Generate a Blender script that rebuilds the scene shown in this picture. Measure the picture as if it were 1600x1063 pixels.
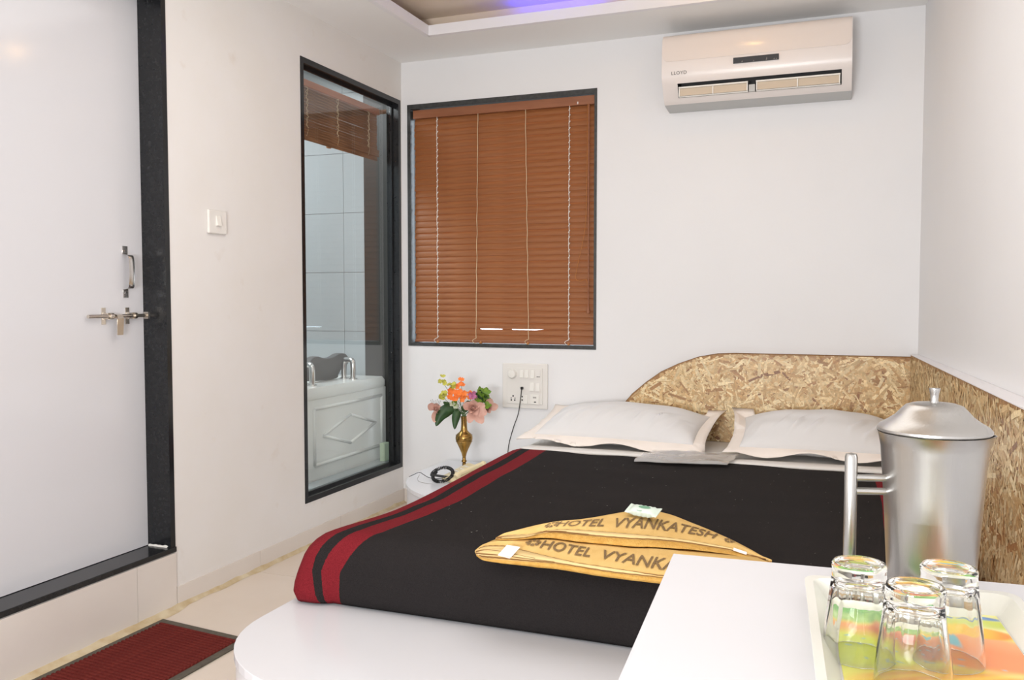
import bpy, bmesh, math, random
import numpy as np
from mathutils import Vector, Matrix, noise as mnoise
R = math.radians
PI = math.pi
for o in list(bpy.data.objects):
    bpy.data.objects.remove(o, do_unlink=True)
S = bpy.context.scene
COL = S.collection
random.seed(7)

# ------------------------------------------------------------------ camera
cam = bpy.data.cameras.new('camera')
cam.sensor_width = 36; cam.sensor_fit = 'HORIZONTAL'; cam.lens = 36*1337/1600
cam.clip_start = 0.02
camo = bpy.data.objects.new('camera', cam); COL.objects.link(camo)
camo.location = (0, 0, 1.1); camo.rotation_euler = (R(90-2.76), 0, R(20.96))
S.camera = camo

# ------------------------------------------------------------------ world, lights, exposure
w = bpy.data.worlds.new('world'); S.world = w; w.use_nodes = True
w.node_tree.nodes['Background'].inputs[0].default_value = (0.80, 0.89, 1.0, 1)
w.node_tree.nodes['Background'].inputs[1].default_value = 6.0

def area(name, loc, rot, sx, sy, power, color=(1, 1, 1)):
    l = bpy.data.lights.new(name, 'AREA'); l.shape = 'RECTANGLE'; l.size = sx; l.size_y = sy
    l.energy = power; l.color = color
    o = bpy.data.objects.new(name, l); COL.objects.link(o); o.location = loc; o.rotation_euler = rot
    return o
area('ceiling_bounce_light', (-0.85, 2.2, 2.335), (0, 0, 0), 1.5, 1.4, 13, (1, 0.99, 0.98))
area('flash_bounce_light', (-0.75, -1.15, 1.55), (R(93), 0, 0), 2.2, 1.5, 6, (0.95, 0.975, 1))
area('upward_flash_light', (-0.60, -0.75, 0.95), (R(118), 0, R(10)), 0.8, 0.5, 67, (0.95, 0.97, 1))
area('bathroom_light', (-3.1, 3.3, 2.36), (0, 0, 0), 0.8, 0.8, 24, (0.95, 0.98, 1))

S.view_settings.view_transform = 'Standard'; S.view_settings.look = 'None'
S.view_settings.exposure = 0.0; S.view_settings.gamma = 1.0
S.view_settings.use_curve_mapping = False

# ------------------------------------------------------------------ helpers
def lin(c):
    return tuple(((v/255)/12.92 if v/255 <= 0.04045 else ((v/255+0.055)/1.055)**2.4) for v in c)

MATS = {}
def mat(name, rgb, rough=0.5, metal=0.0, var=0.0, vscale=8, bump=0.0, bscale=60, spec=0.5, coat=0.0, stretch=None, rgb2=None, det=3, **kw):
    m = bpy.data.materials.new(name); m.use_nodes = True
    nt = m.node_tree; b = nt.nodes['Principled BSDF']
    b.inputs['Base Color'].default_value = (*lin(rgb), 1)
    b.inputs['Roughness'].default_value = rough; b.inputs['Metallic'].default_value = metal
    b.inputs['Specular IOR Level'].default_value = spec
    b.inputs['Coat Weight'].default_value = coat
    for k, v in kw.items(): b.inputs[k].default_value = v
    tc = nt.nodes.new('ShaderNodeTexCoord'); vec = tc.outputs['Object']
    if stretch:
        mp = nt.nodes.new('ShaderNodeMapping'); mp.inputs['Scale'].default_value = stretch
        nt.links.new(vec, mp.inputs[0]); vec = mp.outputs[0]
    if var or rgb2:
        n = nt.nodes.new('ShaderNodeTexNoise'); n.inputs['Scale'].default_value = vscale; n.inputs['Detail'].default_value = det
        nt.links.new(vec, n.inputs['Vector'])
        cr = nt.nodes.new('ShaderNodeValToRGB')
        c1 = lin(rgb); c2 = lin(rgb2) if rgb2 else tuple(max(0, x*(1-var)) for x in c1)
        cr.color_ramp.elements[0].color = (*c2, 1); cr.color_ramp.elements[1].color = (*c1, 1)
        cr.color_ramp.elements[0].position = 0.3; cr.color_ramp.elements[1].position = 0.65
        nt.links.new(n.outputs['Fac'], cr.inputs[0]); nt.links.new(cr.outputs[0], b.inputs['Base Color'])
    if bump:
        n2 = nt.nodes.new('ShaderNodeTexNoise'); n2.inputs['Scale'].default_value = bscale; n2.inputs['Detail'].default_value = 3
        nt.links.new(vec, n2.inputs['Vector'])
        bp = nt.nodes.new('ShaderNodeBump'); bp.inputs['Strength'].default_value = bump; bp.inputs['Distance'].default_value = 0.004
        nt.links.new(n2.outputs['Fac'], bp.inputs['Height']); nt.links.new(bp.outputs[0], b.inputs['Normal'])
    MATS[name] = m
    return m

def attr_mat(name, attr, rough=0.5, coat=0.0, fuzz=0.0, sheen=0.0, bump=0.0, bscale=200, spec=0.5):
    m = bpy.data.materials.new(name); m.use_nodes = True; nt = m.node_tree; b = nt.nodes['Principled BSDF']
    a = nt.nodes.new('ShaderNodeVertexColor'); a.layer_name = attr
    b.inputs['Roughness'].default_value = rough; b.inputs['Coat Weight'].default_value = coat
    b.inputs['Sheen Weight'].default_value = sheen; b.inputs['Specular IOR Level'].default_value = spec
    src = a.outputs['Color']
    tc = nt.nodes.new('ShaderNodeTexCoord')
    if fuzz:
        n = nt.nodes.new('ShaderNodeTexNoise'); n.inputs['Scale'].default_value = bscale; n.inputs['Detail'].default_value = 4
        nt.links.new(tc.outputs['Object'], n.inputs['Vector'])
        mr = nt.nodes.new('ShaderNodeMapRange'); mr.inputs[1].default_value = 0.3; mr.inputs[2].default_value = 0.7
        mr.inputs[3].default_value = 1-fuzz; mr.inputs[4].default_value = 1+fuzz
        nt.links.new(n.outputs['Fac'], mr.inputs[0])
        mx = nt.nodes.new('ShaderNodeMix'); mx.data_type = 'RGBA'; mx.blend_type = 'MULTIPLY'; mx.inputs[0].default_value = 1
        nt.links.new(src, mx.inputs[6]); nt.links.new(mr.outputs[0], mx.inputs[7]); src = mx.outputs[2]
    nt.links.new(src, b.inputs['Base Color'])
    if bump:
        n2 = nt.nodes.new('ShaderNodeTexNoise'); n2.inputs['Scale'].default_value = bscale; n2.inputs['Detail'].default_value = 3
        nt.links.new(tc.outputs['Object'], n2.inputs['Vector'])
        bp = nt.nodes.new('ShaderNodeBump'); bp.inputs['Strength'].default_value = bump; bp.inputs['Distance'].default_value = 0.003
        nt.links.new(n2.outputs['Fac'], bp.inputs['Height']); nt.links.new(bp.outputs[0], b.inputs['Normal'])
    MATS[name] = m
    return m

def emit_mat(name, rgb, strength):
    m = bpy.data.materials.new(name); m.use_nodes = True; b = m.node_tree.nodes['Principled BSDF']
    b.inputs['Base Color'].default_value = (*lin(rgb), 1)
    b.inputs['Emission Color'].default_value = (*lin(rgb), 1); b.inputs['Emission Strength'].default_value = strength
    MATS[name] = m
    return m

def glass_mat(name, tint=(1, 1, 1), ior=1.5, rough=0.0):
    m = bpy.data.materials.new(name); m.use_nodes = True; b = m.node_tree.nodes['Principled BSDF']
    b.inputs['Base Color'].default_value = (*tint, 1); b.inputs['Roughness'].default_value = rough
    b.inputs['IOR'].default_value = ior; b.inputs['Transmission Weight'].default_value = 1
    MATS[name] = m
    return m

def wp(o):
    v = Vector((0, 0, 0))
    while o: v += o.location; o = o.parent
    return v

def finish(name, me, m, parent=None, smooth=False, world=True):
    if parent is not None and world:
        d = wp(parent); me.transform(Matrix.Translation(-d))
    for mm in (m if isinstance(m, (list, tuple)) else [m]):
        if mm: me.materials.append(mm)
    if smooth:
        for p in me.polygons: p.use_smooth = True
    o = bpy.data.objects.new(name, me); COL.objects.link(o)
    if parent is not None: o.parent = parent
    return o

def obj(name, bm, m, parent=None, smooth=False, world=True, bev=0, seg=2):
    if bev:
        bmesh.ops.remove_doubles(bm, verts=bm.verts, dist=1e-6)
        bmesh.ops.bevel(bm, geom=[e for e in bm.edges if len(e.link_faces) == 2 and e.calc_face_angle(0) > 0.5],
                        offset=bev, segments=seg, affect='EDGES', profile=0.5)
    bmesh.ops.recalc_face_normals(bm, faces=bm.faces)
    me = bpy.data.meshes.new(name); bm.to_mesh(me); bm.free()
    o = finish(name, me, m, parent, smooth, world)
    if smooth == 'auto':
        for p in me.polygons: p.use_smooth = True
        me.set_sharp_from_angle(angle=R(40))
    return o

def tag(o, label, cat=None, group=None, kind=None):
    o['label'] = label
    if cat: o['category'] = cat
    if group: o['group'] = group
    if kind: o['kind'] = kind
    return o

def empty(name, loc, rz=0, label=None, cat=None, group=None, kind=None):
    o = bpy.data.objects.new(name, None); COL.objects.link(o); o.location = loc; o.rotation_euler = (0, 0, rz)
    o.empty_display_size = 0.02
    if label: tag(o, label, cat, group)
    if kind: o['kind'] = kind
    return o

def struct(o): o['kind'] = 'structure'; return o

def box(bm, x0, x1, y0, y1, z0, z1, mi=0):
    vs = [bm.verts.new(p) for p in ((x0, y0, z0), (x1, y0, z0), (x1, y1, z0), (x0, y1, z0), (x0, y0, z1), (x1, y0, z1), (x1, y1, z1), (x0, y1, z1))]
    for f in ((0, 3, 2, 1), (4, 5, 6, 7), (0, 1, 5, 4), (1, 2, 6, 5), (2, 3, 7, 6), (3, 0, 4, 7)):
        fc = bm.faces.new([vs[i] for i in f]); fc.material_index = mi
    return vs

def bx(*a):
    bm = bmesh.new(); box(bm, *a); return bm

def lathe(bm, prof, c=(0, 0, 0), n=32, cap=True, ridge=None):
    rings = []
    for (r, z) in prof:
        ring = []
        for k in range(n):
            a = 2*PI*k/n
            rr = r*(ridge(a, z) if ridge else 1)
            ring.append(bm.verts.new((c[0]+rr*math.cos(a), c[1]+rr*math.sin(a), c[2]+z)))
        rings.append(ring)
    for a, b in zip(rings, rings[1:]):
        for k in range(n):
            bm.faces.new((a[k], a[(k+1) % n], b[(k+1) % n], b[k]))
    if cap:
        if prof[0][0] > 1e-5: bm.faces.new(rings[0][::-1])
        if prof[-1][0] > 1e-5: bm.faces.new(rings[-1])
    return rings

def smooth_path(pts, sub=6):
    P = [Vector(p) for p in pts]; out = []
    for i in range(len(P)-1):
        p0 = P[max(i-1, 0)]; p1 = P[i]; p2 = P[i+1]; p3 = P[min(i+2, len(P)-1)]
        for k in range(sub):
            t = k/sub
            out.append(0.5*((2*p1)+(-p0+p2)*t+(2*p0-5*p1+4*p2-p3)*t*t+(-p0+3*p1-3*p2+p3)*t**3))
    out.append(P[-1]); return out

def tube(bm, pts, r, n=8, cap=True, rf=None):
    P = [Vector(p) for p in pts]; rings = []; up = None
    for i, p in enumerate(P):
        t = (P[min(i+1, len(P)-1)]-P[max(i-1, 0)])
        if t.length < 1e-9: t = Vector((0, 0, 1))
        t.normalize()
        if up is None:
            up = Vector((0, 0, 1)) if abs(t.z) < 0.9 else Vector((1, 0, 0))
        a = t.cross(up)
        if a.length < 1e-6: a = t.orthogonal()
        a.normalize(); b = a.cross(t).normalized(); up = b
        rr = r*(rf(i/(len(P)-1)) if rf else 1)
        rings.append([bm.verts.new(p+rr*(a*math.cos(2*PI*k/n)+b*math.sin(2*PI*k/n))) for k in range(n)])
    for a, b in zip(rings, rings[1:]):
        for k in range(n): bm.faces.new((a[k], a[(k+1) % n], b[(k+1) % n], b[k]))
    if cap:
        bm.faces.new(rings[0]); bm.faces.new(rings[-1][::-1])

def prism(bm, poly, axis, a0, a1):
    """extrude a 2-D polygon along axis between a0 and a1"""
    def P(u, v, a):
        return {'x': (a, u, v), 'y': (u, a, v), 'z': (u, v, a)}[axis]
    A = [bm.verts.new(P(u, v, a0)) for u, v in poly]; B = [bm.verts.new(P(u, v, a1)) for u, v in poly]
    n = len(poly)
    bm.faces.new(A); bm.faces.new(B[::-1])
    for i in range(n): bm.faces.new((A[i], B[i], B[(i+1) % n], A[(i+1) % n]))

def grid_faces(bm, V, wrap=False, mi=None):
    """V: 2-D list of bmverts"""
    n = len(V)
    for i in range(n-1):
        m = len(V[i])
        for j in range(m-1 if not wrap else m):
            a, b, c, d = V[i][j], V[i][(j+1) % m], V[i+1][(j+1) % m], V[i+1][j]
            if len({a, b, c, d}) < 4: continue
            f = bm.faces.new((a, b, c, d))
            if mi: f.material_index = mi(i, j)

def holes_wall(axis, p0, p1, u0, u1, z0, z1, holes):
    us = sorted({u0, u1, *[h[0] for h in holes], *[h[1] for h in holes]}); zs = sorted({z0, z1, *[h[2] for h in holes], *[h[3] for h in holes]})
    bm = bmesh.new()
    for a, b in zip(us, us[1:]):
        for c, d in zip(zs, zs[1:]):
            cu, cz = (a+b)/2, (c+d)/2
            if any(h[0] < cu < h[1] and h[2] < cz < h[3] for h in holes): continue
            if axis == 'x': box(bm, p0, p1, a, b, c, d)
            else: box(bm, a, b, p0, p1, c, d)
    bmesh.ops.remove_doubles(bm, verts=bm.verts, dist=1e-5)
    seen = {}
    for f in list(bm.faces):
        k = tuple(sorted(v.index for v in f.verts))
    bm.verts.index_update()
    for f in list(bm.faces):
        k = tuple(sorted(v.index for v in f.verts)); seen.setdefault(k, []).append(f)
    dead = [f for fs in seen.values() if len(fs) > 1 for f in fs]
    bmesh.ops.delete(bm, geom=dead, context='FACES')
    return bm

def text_mesh(s, size=1.0, offset=0.0, shear=0.0, extrude=0.0, spacing=1.0):
    cu = bpy.data.curves.new('t', 'FONT'); cu.body = s; cu.size = size; cu.offset = offset; cu.shear = shear; cu.extrude = extrude
    cu.space_character = spacing; cu.resolution_u = 3
    o = bpy.data.objects.new('t', cu); COL.objects.link(o)
    dg = bpy.context.evaluated_depsgraph_get(); me = bpy.data.meshes.new_from_object(o.evaluated_get(dg))
    bpy.data.objects.remove(o, do_unlink=True)
    return me

def flakes(name, parent, place, inside, n, u0, u1, v0, v1, material, seed=1, lmax=0.085):
    """oriented-strand board: many thin wood strands lying flat on a panel, one mesh"""
    rnd = random.Random(seed)
    pal = [(206, 174, 130), (228, 204, 164), (192, 154, 108), (168, 126, 84), (236, 216, 180), (214, 186, 144), (200, 164, 118), (142, 98, 64)]
    wts = [5, 5, 4, 2, 4, 5, 4, 0.5]
    V = []; F = []; C = []
    for i in range(n):
        t = i/n
        L = rnd.uniform(0.018, lmax)*(1 if rnd.random() < 0.85 else 1.35); W = min(L*0.5, rnd.uniform(0.0035, 0.019))
        a = rnd.uniform(0, PI); u = rnd.uniform(u0, u1); v = rnd.uniform(v0, v1)
        ca, sa = math.cos(a), math.sin(a)
        sk = rnd.uniform(-0.4, 0.4)*W
        pts = [(-L/2+sk, -W/2), (L/2, -W/2*rnd.uniform(.5, 1)), (L/2-sk, W/2), (-L/2, W/2*rnd.uniform(.5, 1))]
        q = [(u+x*ca-y*sa, v+x*sa+y*ca) for x, y in pts]
        if not all(inside(*p) for p in q): continue
        h = 0.0002+0.0016*t; tl = rnd.uniform(-0.0004, 0.0004)
        b = len(V); V += [place(p[0], p[1], h+(tl if k in (0, 3) else -tl)) for k, p in enumerate(q)]; F.append((b, b+1, b+2, b+3))
        c = lin(rnd.choices(pal, wts)[0]); k = rnd.uniform(0.85, 1.1); C += [(c[0]*k, c[1]*k*.985, c[2]*k*.88, 1)]*4
    me = bpy.data.meshes.new(name); me.from_pydata(V, [], F)
    ca = me.color_attributes.new('chip', 'FLOAT_COLOR', 'POINT'); ca.data.foreach_set('color', np.array(C, dtype=np.float32).ravel())
    o = finish(name, me, material, parent); o['kind'] = 'stuff'
    return o

# ------------------------------------------------------------------ materials
M_wall = mat('wall_paint', (236, 235, 235), 0.75, var=0.02, vscale=2.2, bump=0.06, bscale=90, spec=0.25)
def stained_wall():
    m = bpy.data.materials.new('stained_wall_paint'); m.use_nodes = True; nt = m.node_tree; b = nt.nodes['Principled BSDF']
    b.inputs['Roughness'].default_value = 0.7; b.inputs['Specular IOR Level'].default_value = 0.25
    tc = nt.nodes.new('ShaderNodeTexCoord')
    n = nt.nodes.new('ShaderNodeTexNoise'); n.inputs['Scale'].default_value = 1.6; n.inputs['Detail'].default_value = 6; n.inputs['Roughness'].default_value = 0.6
    nt.links.new(tc.outputs['Object'], n.inputs['Vector'])
    cr = nt.nodes.new('ShaderNodeValToRGB'); e = cr.color_ramp.elements
    e[0].position = 0.25; e[0].color = (*lin((228, 223, 217)), 1); e[1].position = 0.70; e[1].color = (*lin((233, 230, 228)), 1)
    nt.links.new(n.outputs['Fac'], cr.inputs[0])
    # small scuff marks
    n2 = nt.nodes.new('ShaderNodeTexNoise'); n2.inputs['Scale'].default_value = 9; n2.inputs['Detail'].default_value = 5
    nt.links.new(tc.outputs['Object'], n2.inputs['Vector'])
    c2 = nt.nodes.new('ShaderNodeValToRGB'); e = c2.color_ramp.elements
    e[0].position = 0.66; e[0].color = (0, 0, 0, 1); e[1].position = 0.80; e[1].color = (0.22, 0.22, 0.22, 1)
    nt.links.new(n2.outputs['Fac'], c2.inputs[0])
    mx = nt.nodes.new('ShaderNodeMix'); mx.data_type = 'RGBA'; mx.inputs[7].default_value = (*lin((196, 172, 144)), 1)
    nt.links.new(c2.outputs[0], mx.inputs[0]); nt.links.new(cr.outputs[0], mx.inputs[6]); nt.links.new(mx.outputs[2], b.inputs['Base Color'])
    return m
M_wall_left = stained_wall()
M_ceil = mat('ceiling_paint', (244, 243, 241), 0.7, spec=0.25)
M_cove = mat('cove_paint', (222, 205, 186), 0.7, spec=0.3)
M_fascia = mat('fascia_paint', (240, 238, 240), 0.5)
M_granite = mat('black_granite', (32, 33, 35), 0.18, rgb2=(26, 27, 29), vscale=90, det=3, spec=0.4)
M_granite_edge = mat('worn_granite_edge', (62, 63, 62), 0.4, rgb2=(44, 45, 45), vscale=60)
M_door = mat('door_laminate', (213, 212, 215), 0.12, spec=0.4)
M_tile = mat('floor_tile', (224, 211, 197), 0.22, rgb2=(217, 202, 186), vscale=2.5, det=5, spec=0.5)
M_grout = mat('grout', (168, 150, 128), 0.8)
M_grime = mat('yellowed_grout', (212, 198, 168), 0.8, rgb2=(182, 156, 114), vscale=14, det=6)
M_skirt = mat('skirting_tile', (226, 218, 210), 0.3, rgb2=(219, 209, 200), vscale=2.2, det=4)
M_steel = mat('polished_steel', (224, 221, 218), 0.2, 1.0)
M_nickel = mat('aged_nickel', (216, 208, 197), 0.25, 1.0)
M_jug = mat('brushed_steel', (176, 174, 171), 0.30, 1.0, stretch=(1, 1, 0.02), bump=0.05, bscale=400, Anisotropic=0.6)
M_brass = mat('antique_brass', (186, 150, 88), 0.26, 1.0, rgb2=(146, 112, 60), vscale=22, det=5, bump=0.15, bscale=90)
M_white = mat('white_laminate', (223, 223, 227), 0.18, spec=0.5)
M_lamedge = mat('laminate_side', (218, 217, 221), 0.2)
M_plastic = mat('white_plastic', (231, 227, 221), 0.35)
M_plastic2 = mat('bright_white_plastic', (236, 233, 226), 0.3)
M_ac = mat('air_conditioner_plastic', (231, 223, 218), 0.28)  # warm pinkish light on the unit is put into this cream
M_acpanel = mat('air_conditioner_warm_lit_panel', (232, 221, 213), 0.2)  # warm light painted into the panel colour, a little stronger
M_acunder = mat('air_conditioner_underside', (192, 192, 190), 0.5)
M_tan = mat('louvre_tan', (204, 187, 165), 0.45)
M_dark = mat('dark_recess', (38, 35, 34), 0.6)
M_black = mat('black_plastic', (22, 22, 23), 0.4)
M_display = mat('display_window', (62, 64, 68), 0.12)
M_logo = mat('logo_grey', (120, 116, 114), 0.4)
M_slat = mat('bamboo_slat', (156, 100, 60), 0.36, rgb2=(138, 84, 48), vscale=6, det=4, stretch=(1.2, 6, 14), spec=0.4)
M_rail = mat('bamboo_rail', (154, 98, 66), 0.38, rgb2=(140, 86, 56), vscale=5, stretch=(1, 6, 10))
M_cord = mat('pale_cord', (226, 206, 170), 0.8)
M_tassel = mat('wood_tassel', (176, 112, 48), 0.4)
M_bslat = mat('bathroom_bamboo', (150, 108, 76), 0.5, rgb2=(104, 70, 46), vscale=8, det=4, stretch=(6, 1.0, 14))
M_brail = mat('bathroom_blind_rail', (196, 132, 104), 0.4)
M_btile = mat('bathroom_tile', (180, 187, 190), 0.25)
M_bgrout = mat('bathroom_grout', (150, 158, 161), 0.7)
M_bdark = mat('bathroom_dark_stone', (56, 55, 52), 0.35)
M_tub = mat('tub_acrylic', (240, 242, 238), 0.22)
M_pad = mat('grey_headrest_foam', (92, 92, 92), 0.6, bump=0.1, bscale=200)
M_green = mat('green_block', (196, 216, 184), 0.35)
def thin_glass(name, tint):
    m = bpy.data.materials.new(name); m.use_nodes = True; nt = m.node_tree; nt.nodes.remove(nt.nodes['Principled BSDF'])
    out = nt.nodes['Material Output']; tr = nt.nodes.new('ShaderNodeBsdfTransparent'); tr.inputs[0].default_value = (*tint, 1)
    gl = nt.nodes.new('ShaderNodeBsdfGlossy'); gl.inputs['Roughness'].default_value = 0.0
    fr = nt.nodes.new('ShaderNodeFresnel'); ge = nt.nodes.new('ShaderNodeNewGeometry')
    io = nt.nodes.new('ShaderNodeMapRange'); io.inputs[3].default_value = 1.5; io.inputs[4].default_value = 1/1.5
    nt.links.new(ge.outputs['Backfacing'], io.inputs[0]); nt.links.new(io.outputs[0], fr.inputs[0])
    mx = nt.nodes.new('ShaderNodeMixShader'); nt.links.new(fr.outputs[0], mx.inputs[0]); nt.links.new(tr.outputs[0], mx.inputs[1]); nt.links.new(gl.outputs[0], mx.inputs[2])
    nt.links.new(mx.outputs[0], out.inputs['Surface']); return m
M_glass = thin_glass('window_glass', (0.975, 0.99, 0.987))
M_tumbler = glass_mat('tumbler_glass', (0.975, 0.98, 0.94), 1.47)
M_sheet = mat('bed_sheet', (228, 224, 219), 0.8, bump=0.08, bscale=30, spec=0.2)
M_mattress = mat('mattress_ticking', (214, 212, 208), 0.8)
M_pillow = mat('pillow_cotton', (224, 222, 221), 0.8, spec=0.2, stretch=(7, 3, 3), bump=0.22, bscale=3.2)
M_flange = mat('pillow_flange', (240, 230, 221), 0.8, spec=0.2, bump=0.1, bscale=40)
M_blanket = attr_mat('wool_blanket', 'stripe', 0.95, fuzz=0.28, sheen=0.0, bump=0.5, bscale=420, spec=0.1)
def stripe_nodes(m):
    nt = m.node_tree; a = next(n for n in nt.nodes if n.type == 'VERTEX_COLOR')
    dests = [l.to_socket for l in a.outputs['Color'].links]
    sp = nt.nodes.new('ShaderNodeSeparateColor'); nt.links.new(a.outputs['Color'], sp.inputs[0])
    tc = nt.nodes.new('ShaderNodeTexCoord'); nz = nt.nodes.new('ShaderNodeTexNoise'); nz.inputs['Scale'].default_value = 300
    nt.links.new(tc.outputs['Object'], nz.inputs['Vector'])
    ad = nt.nodes.new('ShaderNodeMath'); ad.operation = 'MULTIPLY_ADD'; ad.inputs[1].default_value = 0.006; nt.links.new(nz.outputs['Fac'], ad.inputs[0]); nt.links.new(sp.outputs[0], ad.inputs[2])
    cr = nt.nodes.new('ShaderNodeValToRGB'); cr.color_ramp.interpolation = 'CONSTANT'; nt.links.new(ad.outputs[0], cr.inputs[0])
    red, drk = (*lin((120, 33, 40)), 1), (*lin((40, 37, 37)), 1)
    E_ = cr.color_ramp.elements; E_[0].position = 0; E_[0].color = drk; E_[1].position = .3+.003-.165; E_[1].color = red
    for p_, c_ in ((.3+.003-.010, drk), (.3+.003+.030, red), (.3+.003+.100, drk)):
        e_ = E_.new(p_); e_.color = c_
    for d in dests: nt.links.new(cr.outputs[0], d)
stripe_nodes(M_blanket)
M_lint = mat('white_lint', (150, 146, 140), 0.9)
M_towel = mat('towel_band', (226, 190, 124), 0.9, rgb2=(219, 180, 112), vscale=30, bump=0.25, bscale=500, spec=0.1)
M_terry = mat('towel_terry', (222, 176, 98), 0.95, rgb2=(208, 158, 80), vscale=60, bump=0.9, bscale=320, spec=0.05)
M_hem = mat('towel_hem', (230, 202, 146), 0.9, spec=0.1)
M_stitch_gap = mat('stitch_and_gap_brown', (132, 94, 50), 0.9)  # stitch brown, also paints the shade in the towel fold gaps
M_letter = mat('towel_lettering', (140, 116, 84), 0.95, rgb2=(116, 94, 70), vscale=220, spec=0.05)
M_tagw = mat('white_label', (244, 236, 236), 0.7)
M_pinkprint = mat('faded_pink_print', (240, 208, 214), 0.7)
M_matred = mat('doormat_red', (116, 48, 42), 0.95, rgb2=(98, 36, 33), vscale=120, bump=0.5, bscale=500, spec=0.1)
M_matedge = mat('doormat_rubber', (92, 86, 74), 0.7, rgb2=(78, 72, 62), vscale=60)
M_osb = attr_mat('osb_strands', 'chip', 0.38, coat=0.15, fuzz=0.16, bscale=120)
M_osbbase = mat('osb_base', (176, 134, 84), 0.5, rgb2=(150, 106, 62), vscale=60)
M_cream = mat('telephone_cream', (226, 210, 170), 0.4)
M_petal = mat('dusty_pink_petal', (224, 182, 166), 0.8, rgb2=(210, 160, 144), vscale=30)
M_orange = mat('orange_petal', (255, 150, 72), 0.7, rgb2=(250, 128, 58), vscale=60)
M_yellow = mat('yellow_green_petal', (214, 208, 96), 0.7, rgb2=(192, 190, 84), vscale=60)
M_purple = mat('mauve_petal', (196, 120, 160), 0.7)
M_leafd = mat('dark_leaf', (52, 84, 44), 0.45, rgb2=(40, 68, 36), vscale=30)
M_leafl = mat('lime_leaf', (128, 158, 52), 0.6, rgb2=(96, 132, 40), vscale=40)
M_palegr = mat('pale_filler', (198, 206, 178), 0.7)
M_stem = mat('flower_stem', (92, 120, 70), 0.6)
M_tray = mat('white_melamine', (228, 227, 218), 0.3)
M_trayart = attr_mat('tray_fruit_print', 'print', 0.25)
M_soap = mat('soap_wrapper', (214, 228, 216), 0.25, bump=0.3, bscale=60)
M_soapgreen = mat('soap_print_green', (112, 160, 130), 0.3)
M_bulb = emit_mat('warm_bulb', (255, 196, 110), 45)
M_lampring = mat('lamp_ring', (226, 222, 214), 0.4)
M_blue = emit_mat('blue_led', (60, 60, 255), 26)
M_wire = mat('wire_black', (30, 29, 29), 0.5)
M_greywire = mat('wire_grey', (150, 146, 140), 0.5)
M_bag = bpy.data.materials.new('clear_plastic'); M_bag.use_nodes = True
_nt = M_bag.node_tree; _b = _nt.nodes['Principled BSDF']
_b.inputs['Base Color'].default_value = (*lin((208, 206, 205)), 1); _b.inputs['Roughness'].default_value = 0.15
_b.inputs['Alpha'].default_value = 0.58

# ------------------------------------------------------------------ room shell
XL, YB, ZC = -2.19, 4.076, 2.345
YF = -1.3
T = 0.085
wl = struct(obj('wall_left', holes_wall('x', XL-0.068, XL, YF, 4.22, 0, 2.5,
        [(1.40, 2.372, 0.203, 2.165), (3.164, 4.062, 0.195, 2.146)]), M_wall_left))
wb = struct(obj('wall_back', holes_wall('y', YB, YB+0.14, XL, 1.2, 0, 2.5, [(-2.154, -1.118, 0.849, 2.122)]), M_wall))
# right wall flares out towards the camera
ANG = 0.0615
def RX(y, base=0.318): return base+(YB-y)*ANG
bm = bmesh.new()
vs = [bm.verts.new(p) for p in ((RX(YB), YB, 0), (RX(YF), YF, 0), (RX(YF)+.1, YF, 0), (RX(YB)+.1, YB, 0),
                                (RX(YB), YB, 2.5), (RX(YF), YF, 2.5), (RX(YF)+.1, YF, 2.5), (RX(YB)+.1, YB, 2.5))]
for f in ((0, 3, 2, 1), (4, 5, 6, 7), (0, 1, 5, 4), (1, 2, 6, 5), (2, 3, 7, 6), (3, 0, 4, 7)): bm.faces.new([vs[i] for i in f])
struct(obj('wall_right', bm, M_wall))
struct(obj('wall_front', bx(XL-T, 1.2, YF-0.1, YF, 0, 2.5), M_wall))

# floor: grout bed with tiles
fl = struct(obj('floor', bx(-4.4, 1.2, YF-0.1, 4.35, -0.08, -0.004), M_grout))
tile_me = None
ty0, tx0, P = 2.160, -1.555, 0.648
for i in range(-1, 4):
    for j in range(-6, 3):
        x0 = tx0+P*i; y0 = ty0+P*j
        xa, xb = max(x0, XL), min(x0+P, 0.72); ya, yb = max(y0, YF), min(y0+P, YB)
        if xb-xa < 0.02 or yb-ya < 0.02: continue
        t = obj('floor_tile', bx(xa+0.001, xb-0.001, ya+0.001, yb-0.001, -0.010, 0.0), M_tile, fl)

# skirting tiles
sk = struct(obj('baseboard_left', bx(XL, XL+0.0025, 1.0, YB, 0, 0.07), M_grout))
for (a, b, z) in ((0.39, 0.99, .2), (0.99, 1.59, .2), (1.59, 2.19, .2), (2.19, 2.372, .2), (2.374, 2.841, .075), (2.841, 3.441, .075), (3.441, YB, .075)):
    obj('skirting_tile', bx(XL, XL+0.006, a+0.0009, b-0.0009, 0.0, z), M_skirt, sk)
# yellowed mortar bead along the foot of the wall
bm = bmesh.new()
n = 90; rows = []
for i in range(n+1):
    y = 0.6+(YB-0.6)*i/n
    q = 0.012+0.008*mnoise.noise((0, y*9, 3))+0.006*mnoise.noise((5, y*31, 1))+(0.012 if y < 2.4 else 0.0)
    rows.append([bm.verts.new((XL+0.005, y, 0.014+0.010*mnoise.noise((2, y*14, 3)))), bm.verts.new((XL+0.006+q*.5, y, 0.006)), bm.verts.new((XL+0.007+q*1.3, y, 0.0005))])
grid_faces(bm, rows)
struct(obj('trim_1', bm, M_grime, smooth=True))
sb = struct(obj('baseboard_back', bx(XL+0.008, -1.44, YB-0.006, YB, 0, 0.075), M_skirt))

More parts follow.
